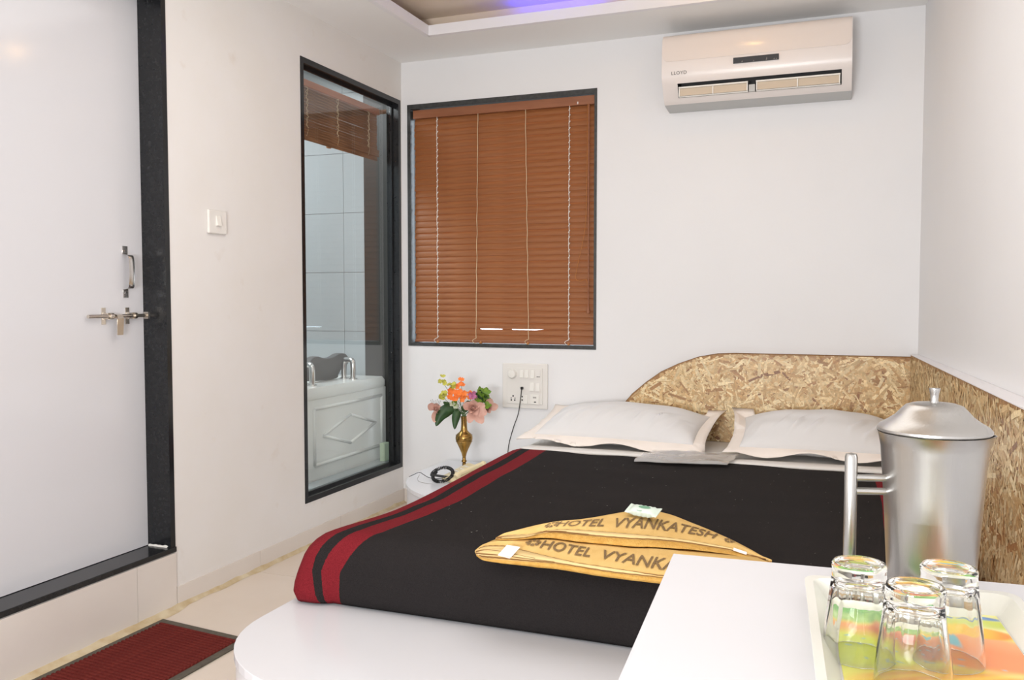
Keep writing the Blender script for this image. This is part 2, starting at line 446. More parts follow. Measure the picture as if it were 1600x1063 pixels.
# ceiling: dropped border round a recessed tray
hx0, hx1, hy0, hy1 = -1.843, 0.12, 0.1, 3.700
bm = bmesh.new()
for a in ((XL, hx0, YF, YB), (hx1, 1.2, YF, YB), (hx0, hx1, YF, hy0), (hx0, hx1, hy1, YB)):
    box(bm, *a, ZC, ZC+0.042)
struct(obj('trim_2', bm, M_ceil))
bm = bmesh.new()
e = 0.006
for a in ((hx0-0.02, hx0+e, hy0, hy1+e), (hx1-e, hx1+0.02, hy0, hy1), (hx0, hx1, hy0-0.02, hy0+e), (hx0, hx1, hy1-e, hy1+0.02)):
    box(bm, *a, ZC-0.002, ZC+0.045)
struct(obj('trim_3', bm, M_fascia))
rc = 0.085
bm = bmesh.new()
for a in ((XL, hx0-rc, YF, YB), (hx1+rc, 1.2, YF, YB), (hx0-rc, hx1+rc, YF, hy0-rc), (hx0-rc, hx1+rc, hy1+rc, YB)):
    box(bm, *a, ZC+0.042, 2.455)
struct(obj('trim_4', bm, M_cove))
struct(obj('ceiling', bx(XL, 1.2, YF, YB, 2.452, 2.52), M_cove))

# ------------------------------------------------------------------ door_1
d1 = empty('door_1', (XL, 1.9, 0.2), kind='structure')
XO = XL+0.003
obj('jamb', bx(-2.335, XO, 2.350, 2.372, 0.205, 2.165), M_granite, d1)
obj('jamb', bx(-2.335, XO, 1.398, 1.420, 0.205, 2.165), M_granite, d1)
obj('lintel', bx(-2.335, XO, 1.420, 2.350, 2.143, 2.165), M_granite, d1)
obj('threshold', bx(-2.335, XO+0.004, 1.398, 2.374, 0.203, 0.222), M_granite, d1, bev=0.002)
bm = bmesh.new(); rows = []
for i in range(30):
    t = i/29; x = -2.285+0.085*t
    rows.append([bm.verts.new((x, 2.351, 0.2225)), bm.verts.new((x, 2.3485-0.002*abs(mnoise.noise((x*60, 1, 1))), 0.2285+0.004*mnoise.noise((x*50, 0, 0)))), bm.verts.new((x, 2.344-0.003*mnoise.noise((x*80, 2, 2)), 0.2225))])
grid_faces(bm, rows)
tag(obj('sealant_bead', bm, M_plastic2, d1), 'rough white sealant bead at the corner of the black threshold')
lf = obj('leaf', bx(-2.325, -2.289, 1.421, 2.349, 0.224, 2.142), M_door, d1)
XD = -2.289
# pull handle
bm = bmesh.new()
for z in (1.118, 1.266):
    box(bm, XD, XD+0.003, 2.258, 2.280, z-0.014, z+0.014)
    lathe(bm, [(0.004, 0), (0.004, 0.002), (0.0, 0.003)], (0, 0, 0), 8)
obj_pts = [(XD+0.001, 2.269, 1.118), (XD+0.001, 2.269, 1.130), (XD+0.016, 2.269, 1.133), (XD+0.026, 2.269, 1.138), (XD+0.030, 2.269, 1.155), (XD+0.032, 2.269, 1.192), (XD+0.030, 2.269, 1.230), (XD+0.026, 2.269, 1.246), (XD+0.016, 2.269, 1.251), (XD+0.001, 2.269, 1.254), (XD+0.001, 2.269, 1.266)]
rows = []
for (x, y, z) in smooth_path(obj_pts, 4):
    rows.append([bm.verts.new((x-0.0012, y-0.011, z)), bm.verts.new((x+0.0012, y-0.012, z)), bm.verts.new((x+0.0035, y, z)), bm.verts.new((x+0.0012, y+0.012, z)), bm.verts.new((x-0.0012, y+0.011, z))])
grid_faces(bm, rows, wrap=True)
bmesh.ops.delete(bm, geom=[v for v in bm.verts if abs(v.co.x) < 0.1], context='VERTS')
hd = obj('handle', bm, M_steel, lf, smooth='auto'); tag(hd, 'polished bow handle on the white door leaf')
# tower bolt
bm = bmesh.new()
tube(bm, [(XD+0.014, 2.098, 1.042), (XD+0.014, 2.345, 1.042)], 0.0062, 12)
for y in (2.172, 2.274):
    box(bm, XD, XD+0.003, y-0.008, y+0.008, 1.014, 1.070)
    tube(bm, [(XD+0.014, y+0.012 if y < 2.2 else y+0.016, 1.042), (XD+0.014, y+0.026 if y < 2.2 else y+0.026, 1.042)], 0.0115, 12)
    box(bm, XD, XD+0.016, y-0.006, y+0.006, 1.032, 1.052)
b_ = obj('bolt', bm, M_nickel, lf, smooth='auto'); tag(b_, 'nickel sliding bolt on the white door leaf')
bm = bmesh.new()
rows = []
for (x, z, wd) in ((XD+0.014, 1.049, .010), (XD+0.026, 1.046, .012), (XD+0.030, 1.034, .013), (XD+0.028, 1.008, .0135), (XD+0.026, 0.978, .0125)):
    y = 2.217
    rows.append([bm.verts.new((x-0.0015, y-wd, z)), bm.verts.new((x+0.0015, y-wd, z)), bm.verts.new((x+0.0015, y+wd, z)), bm.verts.new((x-0.0015, y+wd, z))])
grid_faces(bm, rows, wrap=True); bm.faces.new(rows[-1]); bm.faces.new(rows[0][::-1])
obj('bolt_lever', bm, M_nickel, lf)
# strike on the jamb
bm = bmesh.new(); box(bm, XD+0.004, XD+0.024, 2.346, 2.350, 1.030, 1.054)
obj('strike_plate', bm, M_nickel, d1)

# ------------------------------------------------------------------ window_1 (glass wall to the bathroom)
w1 = empty('window_1', (XL, 3.61, 0.2), kind='structure')
XI = XL-T
XJ = -2.258
obj('jamb', bx(XJ, XO, 4.038, 4.062, 0.195, 2.146), M_granite, w1)
obj('jamb', bx(XJ, XO, 3.164, 3.186, 0.195, 2.146), M_granite, w1)
obj('lintel', bx(XJ, XO, 3.186, 4.038, 2.122, 2.146), M_granite, w1)
obj('sill', bx(XJ, XO, 3.186, 4.038, 0.195, 0.219), M_granite, w1)
for nm, a in (('bead', (-2.232, -2.222, 4.026, 4.038, 0.219, 2.122)), ('bead', (-2.232, -2.222, 3.186, 3.197, 0.219, 2.122)),
              ('bead', (-2.232, -2.222, 3.197, 4.026, 2.110, 2.122)), ('bead', (-2.232, -2.222, 3.197, 4.026, 0.219, 0.231))):
    obj(nm, bx(*a), M_granite, w1)
obj('pane', bx(-2.240, -2.234, 3.188, 4.036, 0.221, 2.120), M_glass, w1)

# ------------------------------------------------------------------ window_2 (behind the blind)
w2 = empty('window_2', (-1.636, YB, 0.85), kind='structure')
wx0, wx1, wz0, wz1 = -2.154, -1.118, 0.849, 2.122
f = 0.019
obj('jamb', bx(wx0, wx0+f, YB-0.003, YB+0.12, wz0, wz1), M_granite_edge, w2)
obj('jamb', bx(wx1-f*.7, wx1, YB-0.003, YB+0.12, wz0, wz1), M_granite_edge, w2)
obj('lintel', bx(wx0+f, wx1-f*.7, YB-0.003, YB+0.12, wz1-f*1.3, wz1), M_granite_edge, w2)
obj('sill', bx(wx0+f, wx1-f*.7, YB-0.003, YB+0.12, wz0, wz0+f), M_granite_edge, w2)
obj('reveal', bx(wx0+f, wx0+f+.012, YB+0.062, YB+0.10, wz0+f, wz1-f*1.3), M_plastic2, w2)
obj('pane', bx(wx0+f, wx1-f*.7, YB+0.105, YB+0.110, wz0+f, wz1-f*1.3), M_glass, w2)

# ------------------------------------------------------------------ bathroom behind the glass
btw = struct(obj('wall_bathroom_back', bx(-4.3, XI, 4.222, 4.34, 0, 2.5), M_bgrout))
for j in range(-1, 6):
    z0 = 0.58+0.335*j
    for i in range(4):
        x1 = -2.500-0.0-0.43*i if i == 0 else -2.636-0.45*(i-1)
        x0 = -2.636 if i == 0 else x1-0.45
        za, zb = max(z0, 0), min(z0+0.335, 2.45)
        if zb-za < 0.02: continue
        obj('wall_tile', bx(x0+0.001, x1-0.001, 4.212, 4.223, za+0.001, zb-0.001), M_btile, btw)
struct(obj('wall_bathroom_column', bx(-2.498, XI, 4.205, 4.222, 0, 2.45), M_bdark))
struct(obj('wall_bathroom_side', bx(-4.3, -4.2, 2.5, 4.34, 0, 2.5), M_btile))
struct(obj('wall_bathroom_front', bx(-4.3, XI, 2.45, 2.55, 0, 2.5), M_btile))
struct(obj('ceiling_bathroom', bx(-4.3, XI, 2.45, 4.34, 2.45, 2.52), M_ceil))

# bathtub
tub = empty('bathtub', (-3.1, 3.8, 0), label='white acrylic bathtub with a diamond moulded end panel behind the glass', cat='bathtub')
tx, ty0_, ty1_ = -2.36, 3.385, 4.203
bm = bmesh.new()
# shell: outer rim and a hollow basin
def ring(bm, x0, x1, y0, y1, z, r, n=5):
    out = []
    for cx, cy, a0 in ((x1-r, y1-r, 0), (x0+r, y1-r, PI/2), (x0+r, y0+r, PI), (x1-r, y0+r, 1.5*PI)):
        for k in range(n+1):
            a = a0+PI/2*k/n; out.append(bm.verts.new((cx+r*math.cos(a), cy+r*math.sin(a), z)))
    return out
rs = [ring(bm, -3.95, tx-.004, ty0_, ty1_, 0.612, .03), ring(bm, -3.95, tx, ty0_, ty1_, 0.622, .03), ring(bm, -3.95, tx, ty0_, ty1_, 0.650, .03), ring(bm, -3.94, tx-.010, ty0_+.01, ty1_-.01, 0.668, .03),
      ring(bm, -3.85, tx-.17, ty0_+.10, ty1_-.10, 0.670, .12), ring(bm, -3.84, tx-.18, ty0_+.11, ty1_-.11, 0.655, .12), ring(bm, -3.75, tx-.33, ty0_+.17, ty1_-.17, 0.25, .12)]
grid_faces(bm, rs, wrap=True); bm.faces.new(rs[-1]); bm.faces.new(rs[0][::-1])
obj('shell', bm, M_tub, tub, smooth='auto')
pn = obj('end_panel', bx(tx-0.03, tx-0.006, ty0_+.005, ty1_+.0, 0.02, 0.612), M_tub, tub, bev=0.004)
px = tx-0.006
bm = bmesh.new()
for a, b in (((3.50, .566), (4.15, .566)), ((4.15, .566), (4.15, .29)), ((4.15, .29), (3.50, .29)), ((3.50, .29), (3.50, .566))):
    tube(bm, [(px, a[0], a[1]), (px, b[0], b[1])], 0.009, 8)
obj('frame_moulding', bm, M_tub, pn, smooth=True)
bm = bmesh.new()
D = [(3.575, .426), (3.83, .500), (4.085, .426), (3.83, .352), (3.575, .426)]
for a, b in zip(D, D[1:]): tube(bm, [(px, a[0], a[1]), (px, b[0], b[1])], 0.008, 8)
obj('diamond_moulding', bm, M_tub, pn, smooth=True)
for yy in (3.575, 3.955):
    bm = bmesh.new()
    tube(bm, smooth_path([(-2.425, yy, .668), (-2.425, yy, .745), (-2.435, yy+.004, .770), (-2.465, yy+.012, .772), (-2.49, yy+.02, .762), (-2.495, yy+.02, .668)], 5), 0.0145, 12)
    for xx, y2 in ((-2.425, yy), (-2.495, yy+.02)):
        lathe(bm, [(0.024, 0), (0.024, .006), (0.015, .010)], (xx, y2, .668), 16)
    tag(obj('grip', bm, M_steel, tub, smooth='auto'), 'chrome grip on the tub rim')
out = [(3.641, .684), (3.67, .737), (3.713, .789), (3.767, .802), (3.844, .787), (3.913, .788), (3.984, .805), (4.045, .797), (4.071, .766), (4.056, .738), (4.008, .724), (3.969, .693), (3.947, .672), (3.786, .672)]
sm = smooth_path([(0, *p) for p in out+[out[0]]], 4)[:-1]
bm = bmesh.new(); prism(bm, [(p.y, p.z) for p in sm], 'x', -2.565, -2.52)
tag(obj('headrest', bm, M_pad, tub, bev=0.008, smooth='auto'), 'dark grey shaped headrest pad on the tub')

# bamboo blind of the bathroom, half raised
bb = empty('bamboo_roll_blind', (-2.33, 3.6, 2.12), label='half raised brown bamboo blind hanging inside the bathroom behind the glass', cat='blind')
obj('headrail', bx(-2.345, -2.315, 3.0, 4.068, 2.080, 2.112), M_brail, bb, bev=0.003)
for ya in (3.10, 4.0635): obj('bracket', bx(-2.316, -2.2575, ya, ya+.004, 2.085, 2.108), M_bslat, bb)
proto = None
nsl = 17
for k in range(nsl):
    z1 = 2.078-k*0.0133
    if k >= nsl-4: z1 = 2.078-(nsl-4)*0.0133-(k-(nsl-4))*0.0125
    if proto is None:
        bm = bmesh.new(); prism(bm, [(-0.0012, 0), (0.0012, 0), (0.0022, -0.0062), (0.0012, -0.0124), (-0.0012, -0.0124), (-0.0002, -0.0062)], 'y', 3.02, 4.060)
        proto = obj('slat', bm, M_bslat, bb, world=False)
        proto.data.transform(Matrix.Translation((0, -3.6, 0)))
        s_ = proto
    else:
        s_ = proto.copy(); COL.objects.link(s_)
    s_.location = (random.uniform(-.001, .001)+(0.012 if k > nsl-4 else 0), random.uniform(-.004, .004), z1-2.12); s_.rotation_euler = (random.uniform(-.0012, .0012), 0, 0)
bm = bmesh.new()
for k in range(4):
    prism(bm, [(-2.335+0.008*k-0.0012, 1.862-0.012*k*.3), (-2.335+0.008*k+0.0012, 1.862-.004*k), (-2.335+0.008*k+0.002, 1.842-.004*k), (-2.335+0.008*k-0.001, 1.842-.004*k)], 'y', 3.02+.01*k, 4.058-.01*k)
obj('gathered_slats', bm, M_bslat, bb)
for yy in (3.40, 3.66, 3.955):
    bm = bmesh.new()
    pts = [(-2.318, yy+0.012*math.sin(k*2.1+yy*9)+random.uniform(-.004, .004), 2.08-0.0085*k) for k in range(28)]
    tube(bm, pts, 0.0013, 5)
    pts = [(-2.316, yy+0.006*math.sin(k*1.3), 2.08-0.0125*k) for k in range(20)]
    tube(bm, pts, 0.0010, 5)
    obj('cord', bm, M_cord, bb)
obj('tassel', bx(-2.33, -2.318, 3.575, 3.60, 1.828, 1.84), M_tassel, bb)

gb = obj('glass_block', bx(-2.318, -2.288, 4.045, 4.100, 0.219, 0.318), M_green, None, bev=0.003)
# stands on a bathroom ledge behind the pane
ledge = struct(obj('trim_5', bx(-2.355, XI, 2.56, 4.2, 0.0, 0.2185), M_btile))
tag(gb, 'small green translucent block standing behind the bathroom pane', 'block')
bm = bmesh.new(); tube(bm, smooth_path([(-2.285, 3.19, .40), (-2.285, 3.27, .402), (-2.283, 3.312, .385), (-2.284, 3.325, .31), (-2.285, 3.31, .24), (-2.286, 3.292, .2225)], 6), 0.0018, 6)
tag(obj('wire', bm, M_greywire), 'thin grey wire hanging down behind the bathroom pane', 'wire')

# ------------------------------------------------------------------ venetian blind in window_2
vb = empty('venetian_blind', (-1.63, YB+0.03, 2.1), label='brown bamboo slat blind closed over the back wall window', cat='blind')
bx0, bx1 = wx0+f+0.012, wx1-f*.7-0.003
yb = YB+0.028
hr = obj('headrail', bx(bx0-.004, bx1, yb-0.018, yb+0.024, 2.050, 2.094), M_rail, vb, bev=0.002)
obj('valance_clip', bx(-1.222, -1.216, yb-0.021, yb-0.018, 2.054, 2.066), M_steel, vb)
nS = 37; pz = (2.052-0.885)/nS
sw, th = 0.0365, 0.0022
proto = None
for k in range(nS):
    zc = 2.051-pz*(k+0.5)
    gap = (k == nS-2)
    if proto is None:
        bm = bmesh.new(); rows = []
        for q in range(5):
            s = -sw/2+sw*q/4; bow = 0.0022*(1-(2*s/sw)**2)
            rows.append([bm.verts.new((x, -bow, s)) for x in np.linspace(0, bx1-bx0, 4)])
        back = []
        for q in range(5):
            s = -sw/2+sw*q/4; bow = 0.0022*(1-(2*s/sw)**2)
            back.append([bm.verts.new((x, -bow+th, s)) for x in np.linspace(0, bx1-bx0, 4)])
        grid_faces(bm, rows); grid_faces(bm, back)
        for A in (0, 4):
            for j in range(3): bm.faces.new((rows[A][j], rows[A][j+1], back[A][j+1], back[A][j]))
        for j in (0, 3):
            for q in range(4): bm.faces.new((rows[q][j], rows[q+1][j], back[q+1][j], back[q][j]))
        proto = obj('slat', bm, M_slat, vb, smooth='auto', world=False); s_ = proto
    else:
        s_ = proto.copy(); COL.objects.link(s_)
    if gap:      # warped slat that lets a slit of daylight through
        bm = bmesh.new(); F_, B_ = [], []
        for q in range(5):
            s = -sw/2+sw*q/4; bow = 0.0022*(1-(2*s/sw)**2); rf_, rb_ = [], []
            for x in np.linspace(0, bx1-bx0, 81):
                X_ = x+bx0; k2 = max(0, min(1, (X_+1.76)/.02))*max(0, min(1, (-1.34-X_)/.10))*(0 if -1.625 < X_ < -1.575 else 1)
                dz_ = -0.0095*k2 if q >= 3 else 0
                rf_.append(bm.verts.new((x, -bow, s+dz_))); rb_.append(bm.verts.new((x, -bow+th, s+dz_)))
            F_.append(rf_); B_.append(rb_)
        grid_faces(bm, F_); grid_faces(bm, B_)
        grid_faces(bm, [F_[0], B_[0]]); grid_faces(bm, [F_[4], B_[4]])
        bpy.data.objects.remove(s_, do_unlink=True); s_ = obj('slat', bm, M_slat, vb, smooth='auto', world=False)
    s_.location = (bx0+random.uniform(-.003, .0015)+1.63, yb-(YB+0.03), zc-2.1)
    s_.rotation_euler = (R(-17+random.uniform(-2.5, 2.5)), R(random.uniform(-.10, .10)), 0)
obj('bottom_rail', bx(bx0, bx1, yb-0.014, yb+0.012, 0.870, 0.884), M_rail, vb, bev=0.003)
for xx, wob, daylit in ((-1.985, 0, 1), (-1.752, .02, 0), (-1.492, -.03, 0), (-1.262, 0, 1)):
    bm = bmesh.new()
    pts = [(xx-wob*0.6*(k/30)**1.0+0.0015*math.sin(k*1.7), yb-0.0185-0.004*abs(math.sin(k)), 2.05-(2.05-0.895)*k/30) for k in range(31)]
    tube(bm, pts, 0.0014, 6)
    if daylit:   # white dashes standing in for daylight through the slat holes
        for k in range(nS):
            z = 2.04-pz*k
            tube(bm, [(xx+0.004, yb-0.017, z), (xx-0.003, yb-0.021, z-0.013)], 0.0021, 5)
    # loose end at the bottom rail
    e_ = pts[-1]
    tube(bm, smooth_path([e_, (e_[0]-.018, e_[1]-.004, .885), (e_[0]-.012, e_[1]-.004, .872), (e_[0]+.016, e_[1]-.003, .866)], 5), 0.0012, 5)
    obj('ladder_cord', bm, M_cord if not daylit else M_plastic2, vb)  # the white cords carry the painted daylight dashes
    bm = bmesh.new(); lathe(bm, [(0.003, .012), (.007, .006), (.008, 0), (.004, -.004)], (xx+.014 if not daylit else xx, yb-.020, .868), 10)
    obj('tassel', bm, M_tassel, vb, smooth=True)
bm = bmesh.new()
tube(bm, smooth_path([(-1.166, yb-.026, 2.05), (-1.168, yb-.03, 1.7), (-1.176, yb-.03, 1.45), (-1.215, yb-.03, 1.26), (-1.222, yb-.03, 1.20), (-1.20, yb-.03, 1.187), (-1.164, yb-.03, 1.186), (-1.160, yb-.03, 1.04)], 6), 0.0013, 6)
obj('pull_cord', bm, M_tassel, vb)
bm = bmesh.new(); tube(bm, [(-1.160, yb-.028, 2.05), (-1.158, yb-.032, 1.06)], 0.0035, 8)
lathe(bm, [(.004, .034), (.007, .02), (.0085, 0.0), (.005, -.004)], (-1.158, yb-.032, 1.03), 10)
obj('tilt_wand', bm, M_rail, vb, smooth='auto')

# ------------------------------------------------------------------ air conditioner
ac = empty('air_conditioner', (-0.36, YB, 1.97), label='white wall mounted split air conditioner above the bed', cat='air conditioner')
ax0, ax1 = -0.765, 0.030
up = [(4.074, 2.285), (3.935, 2.285), (3.895, 2.276), (3.881, 2.255), (3.873, 2.20), (3.871, 2.15), (3.873, 2.105), (3.882, 2.075), (3.890, 2.062)]
lo = [(3.926, 2.006), (3.940, 1.992), (3.955, 1.984)]
und = [(3.965, 1.981), (4.074, 1.972)]
def strip(bm, prof, xa, xb, mi=0):
    r0 = [bm.verts.new((xa, y, z)) for y, z in prof]; r1 = [bm.verts.new((xb, y, z)) for y, z in prof]
    for i in range(len(prof)-1):
        ff = bm.faces.new((r0[i], r0[i+1], r1[i+1], r1[i])); ff.material_index = mi
bm = bmesh.new()
vx0, vx1 = -0.697, -0.010
full = up+lo
strip(bm, full, ax0, vx0); strip(bm, full, vx1, ax1); strip(bm, up, vx0, vx1); strip(bm, lo, vx0, vx1)
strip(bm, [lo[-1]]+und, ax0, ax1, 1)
for xa in (ax0, ax1): bm.faces.new([bm.verts.new((xa, y, z)) for y, z in full+und])
bmesh.ops.remove_doubles(bm, verts=bm.verts, dist=1e-5)
obj('body', bm, [M_ac, M_acunder], ac, smooth='auto')
bm = bmesh.new()  # outlet recess
strip(bm, [up[-1], (3.985, 2.085), (4.0, 2.03), lo[0]], vx0, vx1)
for xa in (vx0, vx1): bm.faces.new([bm.verts.new((xa, y, z)) for y, z in (up[-1], (3.985, 2.085), (4.0, 2.03), lo[0])])
obj('outlet', bm, M_dark, ac)
# raised front panel with rounded lower corners
bm = bmesh.new()
pan = []
def fy(z):
    ys = [p[0] for p in up][::-1]; zs = [p[1] for p in up][::-1]
    return float(np.interp(z, zs, ys))
cols = np.concatenate([np.linspace(ax0+.003, ax0+.045, 8), np.linspace(ax0+.10, ax1-.10, 8), np.linspace(ax1-.045, ax1-.003, 8)])
rows = []
for x in cols:
    dx = min(x-(ax0+.003), (ax1-.003)-x); cr_ = 0.03
    zb_ = 2.157 + (cr_-math.sqrt(max(0, cr_**2-(cr_-dx)**2)) if dx < cr_ else 0)
    zz = np.linspace(zb_, 2.274, 9)
    rows.append([bm.verts.new((x, fy(zb_)+0.0005, zb_))]+[bm.verts.new((x, fy(z)-0.0028, z)) for z in zz]+[bm.verts.new((x, fy(2.276)+0.006, 2.279))])
grid_faces(bm, rows)
tag(obj('front_panel', bm, M_acpanel, ac, smooth='auto'), 'hinged front panel with warm light put into its colour')
dp = obj('display', bx(-0.452, -0.262, 3.8665, 3.870, 2.121, 2.146), M_display, ac)
for xx, hh in ((-.418, .008), (-.37, .005), (-.316, .014), (-.285, .006), (-.275, .005)):
    bm = bmesh.new(); vs = [bm.verts.new(p) for p in ((xx, 3.8662, 2.124), (xx+.006, 3.8662, 2.124), (xx+.005, 3.8662, 2.124+hh))]; bm.faces.new(vs)
    obj('indicator', bm, M_logo, dp)
me = text_mesh('LLOYD', 0.021, 0.0002, 0, 0.0002, 1.08); me.transform(Matrix.Translation((-0.722, 3.8715, 2.098)) @ Matrix.Rotation(R(90), 4, 'X'))
finish('logo', me, M_logo, ac)
# louvres
def louvre(xa, xb, tilt):
    lv = obj('louvre', bx(xa, xb, 3.905, 3.909, 2.010, 2.043), M_tan, ac)
    bm = bmesh.new()
    box(bm, xa-.003, xb+.003, 3.896, 3.908, 2.042, 2.048)
    box(bm, xa-.003, xb+.003, 3.912, 3.922, 2.006, 2.010)
    for xx in (xa, (xa*0.5+xb*0.5), xb): box(bm, xx-.0022, xx+.0022, 3.899, 3.912, 2.008, 2.044)
    obj('louvre_frame', bm, M_plastic2, lv)
louvre(-0.690, -0.395, 0); louvre(-0.355, -0.018, 0)
obj('divider', bx(-0.389, -0.363, 3.91, 3.95, 2.006, 2.036), M_acunder, ac)

# ------------------------------------------------------------------ wall switch and socket board
ls = empty('light_switch', (XL, 2.613, 1.387), label='single white rocker switch plate on the left wall beside the door', cat='switch')
obj('plate', bx(XL, XL+0.012, 2.563, 2.663, 1.343, 1.430), M_plastic, ls, bev=0.004)
bm = bmesh.new(); prism(bm, [(XL+.012, 1.372), (XL+.020, 1.372), (XL+.014, 1.408), (XL+.012, 1.410)], 'y', 2.600, 2.626)
for v in bm.verts: pass
bm2 = bmesh.new()
for (y0, y1) in ((2.601, 2.625),):
    P_ = [(XL+.011, 1.372), (XL+.021, 1.373), (XL+.0135, 1.409), (XL+.011, 1.410)]
    A = [bm2.verts.new((x, y0, z)) for x, z in P_]; B = [bm2.verts.new((x, y1, z)) for x, z in P_]
    bm2.faces.new(A); bm2.faces.new(B[::-1])
    for i in range(4): bm2.faces.new((A[i], B[i], B[(i+1) % 4], A[(i+1) % 4]))
bm.free()
obj('rocker', bm2, M_plastic2, ls, bev=0.001)

sbd = empty('socket_board', (-1.488, YB, 0.66), label='white switch and socket board on the back wall beside the headboard', cat='switchboard')
yy0 = YB
obj('frame', bx(-1.610, -1.366, yy0-0.012, yy0, 0.543, 0.772), M_plastic, sbd, bev=0.004)
obj('module_plate', bx(-1.582, -1.392, yy0-0.016, yy0-0.012, 0.566, 0.750), M_plastic, sbd, bev=0.0015)
bm = bmesh.new(); lathe(bm, [(.024, 0), (.024, .006), (.019, .016), (.0, .018)], (0, 0, 0), 20)
bmesh.ops.transform(bm, matrix=Matrix.Translation((-1.553, yy0-.016, .718)) @ Matrix.Rotation(R(90), 4, 'X'), verts=bm.verts)
obj('dimmer_knob', bm, M_plastic2, sbd, smooth='auto')
def sw_rocker(x0, x1, z0, z1):
    bm = bmesh.new()
    P_ = [(yy0-.015, z0), (yy0-.0235, z0+.001), (yy0-.018, z1-.001), (yy0-.015, z1)]
    prism(bm, P_, 'x', x0, x1); obj('switch', bm, M_plastic2, sbd, bev=0.0008)
for a in ((-1.511, -1.493, .699, .740), (-1.485, -1.467, .699, .740), (-1.452, -1.434, .698, .740), (-1.458, -1.435, .634, .676), (-1.426, -1.405, .632, .674), (-1.488, -1.470, .567, .612)):
    sw_rocker(*a)
obj('indicator', bx(-1.424, -1.402, yy0-.0185, yy0-.015, .696, .740), M_plastic, sbd)
obj('phone_jack', bx(-1.455, -1.409, yy0-.020, yy0-.015, .567, .615), M_plastic2, sbd, bev=0.001)
bm = bmesh.new()
for cx, cz, r in ((-1.549, .605, .0045), (-1.560, .594, .003), (-1.539, .594, .003), (-1.559, .584, .0042), (-1.540, .584, .0042), (-1.500, .603, .004), (-1.500, .586, .0042)):
    bm = bmesh.new(); bmesh.ops.create_circle(bm, cap_ends=True, segments=10, radius=r, matrix=Matrix.Translation((cx, yy0-.0163, cz)) @ Matrix.Rotation(R(90), 4, 'X'))
    obj('socket_hole', bm, M_black, sbd)
bm = bmesh.new()
box(bm, -1.435, -1.424, yy0-.0205, yy0-.0198, .576, .581)
obj('socket_hole', bm, M_black, sbd)
bm = bmesh.new()
bm.free()
for q in range(3):
    obj('printed_mark', bx(-1.421+.006*q, -1.417+.006*q, yy0-.0188, yy0-.0184, .704, .710), M_logo, sbd)
    obj('printed_mark', bx(-1.440+.006*q, -1.436+.006*q, yy0-.0203, yy0-.0199, .598, .605), M_logo, sbd)

pc = empty('power_plug', (-1.499, YB-.016, 0.647), label='black plug with thin cable hanging from the socket board', cat='plug')
obj('plug', bx(-1.505, -1.493, YB-.030, YB-.0155, .641, .654), M_black, pc, bev=0.002)
bm = bmesh.new(); tube(bm, smooth_path([(-1.499, YB-.028, .644), (-1.503, YB-.030, .60), (-1.513, YB-.026, .54), (-1.524, YB-.022, .50), (-1.542, YB-.020, .455), (-1.560, YB-.018, .40), (-1.572, YB-.02, .35), (-1.575, YB-.03, .29), (-1.578, YB-.05, .2525)], 6), 0.0022, 6)
obj('cable', bm, M_wire, pc, smooth=True)

# ------------------------------------------------------------------ headboard and side wall panel of strand board
hb = empty('headboard', (-0.35, YB-.02, 0.2), label='strand board headboard with a curved left shoulder on the back wall', cat='headboard')
hy = YB-0.022
HO = [(-1.02, .25)]
for p in [(-1.01, .43), (-1.000, .50), (-.972, .589), (-.93, .640), (-.861, .700), (-.79, .752), (-.709, .792), (-.62, .825), (-.531, .843), (-.45, .847)]: HO.append(p)
HO += [(.325, .847), (.325, .25)]
bm = bmesh.new(); prism(bm, HO, 'y', hy, YB-.001)
obj('board', bm, M_osbbase, hb)
def in_poly(x, z, poly=HO):
    r = False; n = len(poly); j = n-1
    for i in range(n):
        xi, zi = poly[i]; xj, zj = poly[j]
        if (zi > z) != (zj > z) and x < (xj-xi)*(z-zi)/(zj-zi)+xi: r = not r
        j = i
    return r
flakes('strands', hb, lambda u, v, h: (u, hy-h, v), in_poly, 5200, -1.03, .33, .38, .85, M_osb, 3)
bm = bmesh.new()
for (a, b), (c, d) in zip(HO[:-1], HO[1:]):
    L = math.hypot(c-a, d-b)
    if L < 1e-4: continue
    nx, nz = -(d-b)/L*.002, (c-a)/L*.002
    vs = [bm.verts.new(p) for p in ((a, hy-.0025, b), (c, hy-.0025, d), (c+nx, hy-.0025, d+nz), (a+nx, hy-.0025, b+nz), (a, YB-.001, b), (c, YB-.001, d), (c+nx, YB-.001, d+nz), (a+nx, YB-.001, b+nz))]
    for f_ in ((0, 1, 2, 3), (3, 2, 6, 7), (0, 1, 5, 4)): bm.faces.new([vs[i] for i in f_])
obj('edge_band', bm, M_stitch_gap, hb)

A2 = 0.048
def OX(y): return 0.288+(hy-y)*A2
sp = empty('wall_cladding', (0.36, 3.0, 0.2), label='strand board panel along the right wall beside the bed', cat='wall panel')
py0 = 1.35
bm = bmesh.new(); V8 = []
for z in (.02, .858):
    V8.append([bm.verts.new(p) for p in ((OX(hy-.003), hy-.003, z), (OX(py0), py0, z), (RX(py0)-.001, py0, z), (RX(hy)-.001, hy-.003, z))])
a, b = V8; bm.faces.new(a[::-1]); bm.faces.new(b)
for i in range(4): bm.faces.new((a[i], a[(i+1) % 4], b[(i+1) % 4], b[i]))
obj('board', bm, M_osbbase, sp)
flakes('strands', sp, lambda u, v, h: (OX(u)-h, u, v), lambda u, v: py0 < u < hy-.004 and .2 < v < .857, 9500, py0, hy, .38, .86, M_osb, 5, lmax=0.10)
bm = bmesh.new(); V8 = []
for z in (.858, .8605):
    V8.append([bm.verts.new(p) for p in ((OX(hy)-.002, hy-.003, z), (OX(py0)-.002, py0, z), (RX(py0)-.001, py0, z), (RX(hy)-.001, hy-.003, z))])
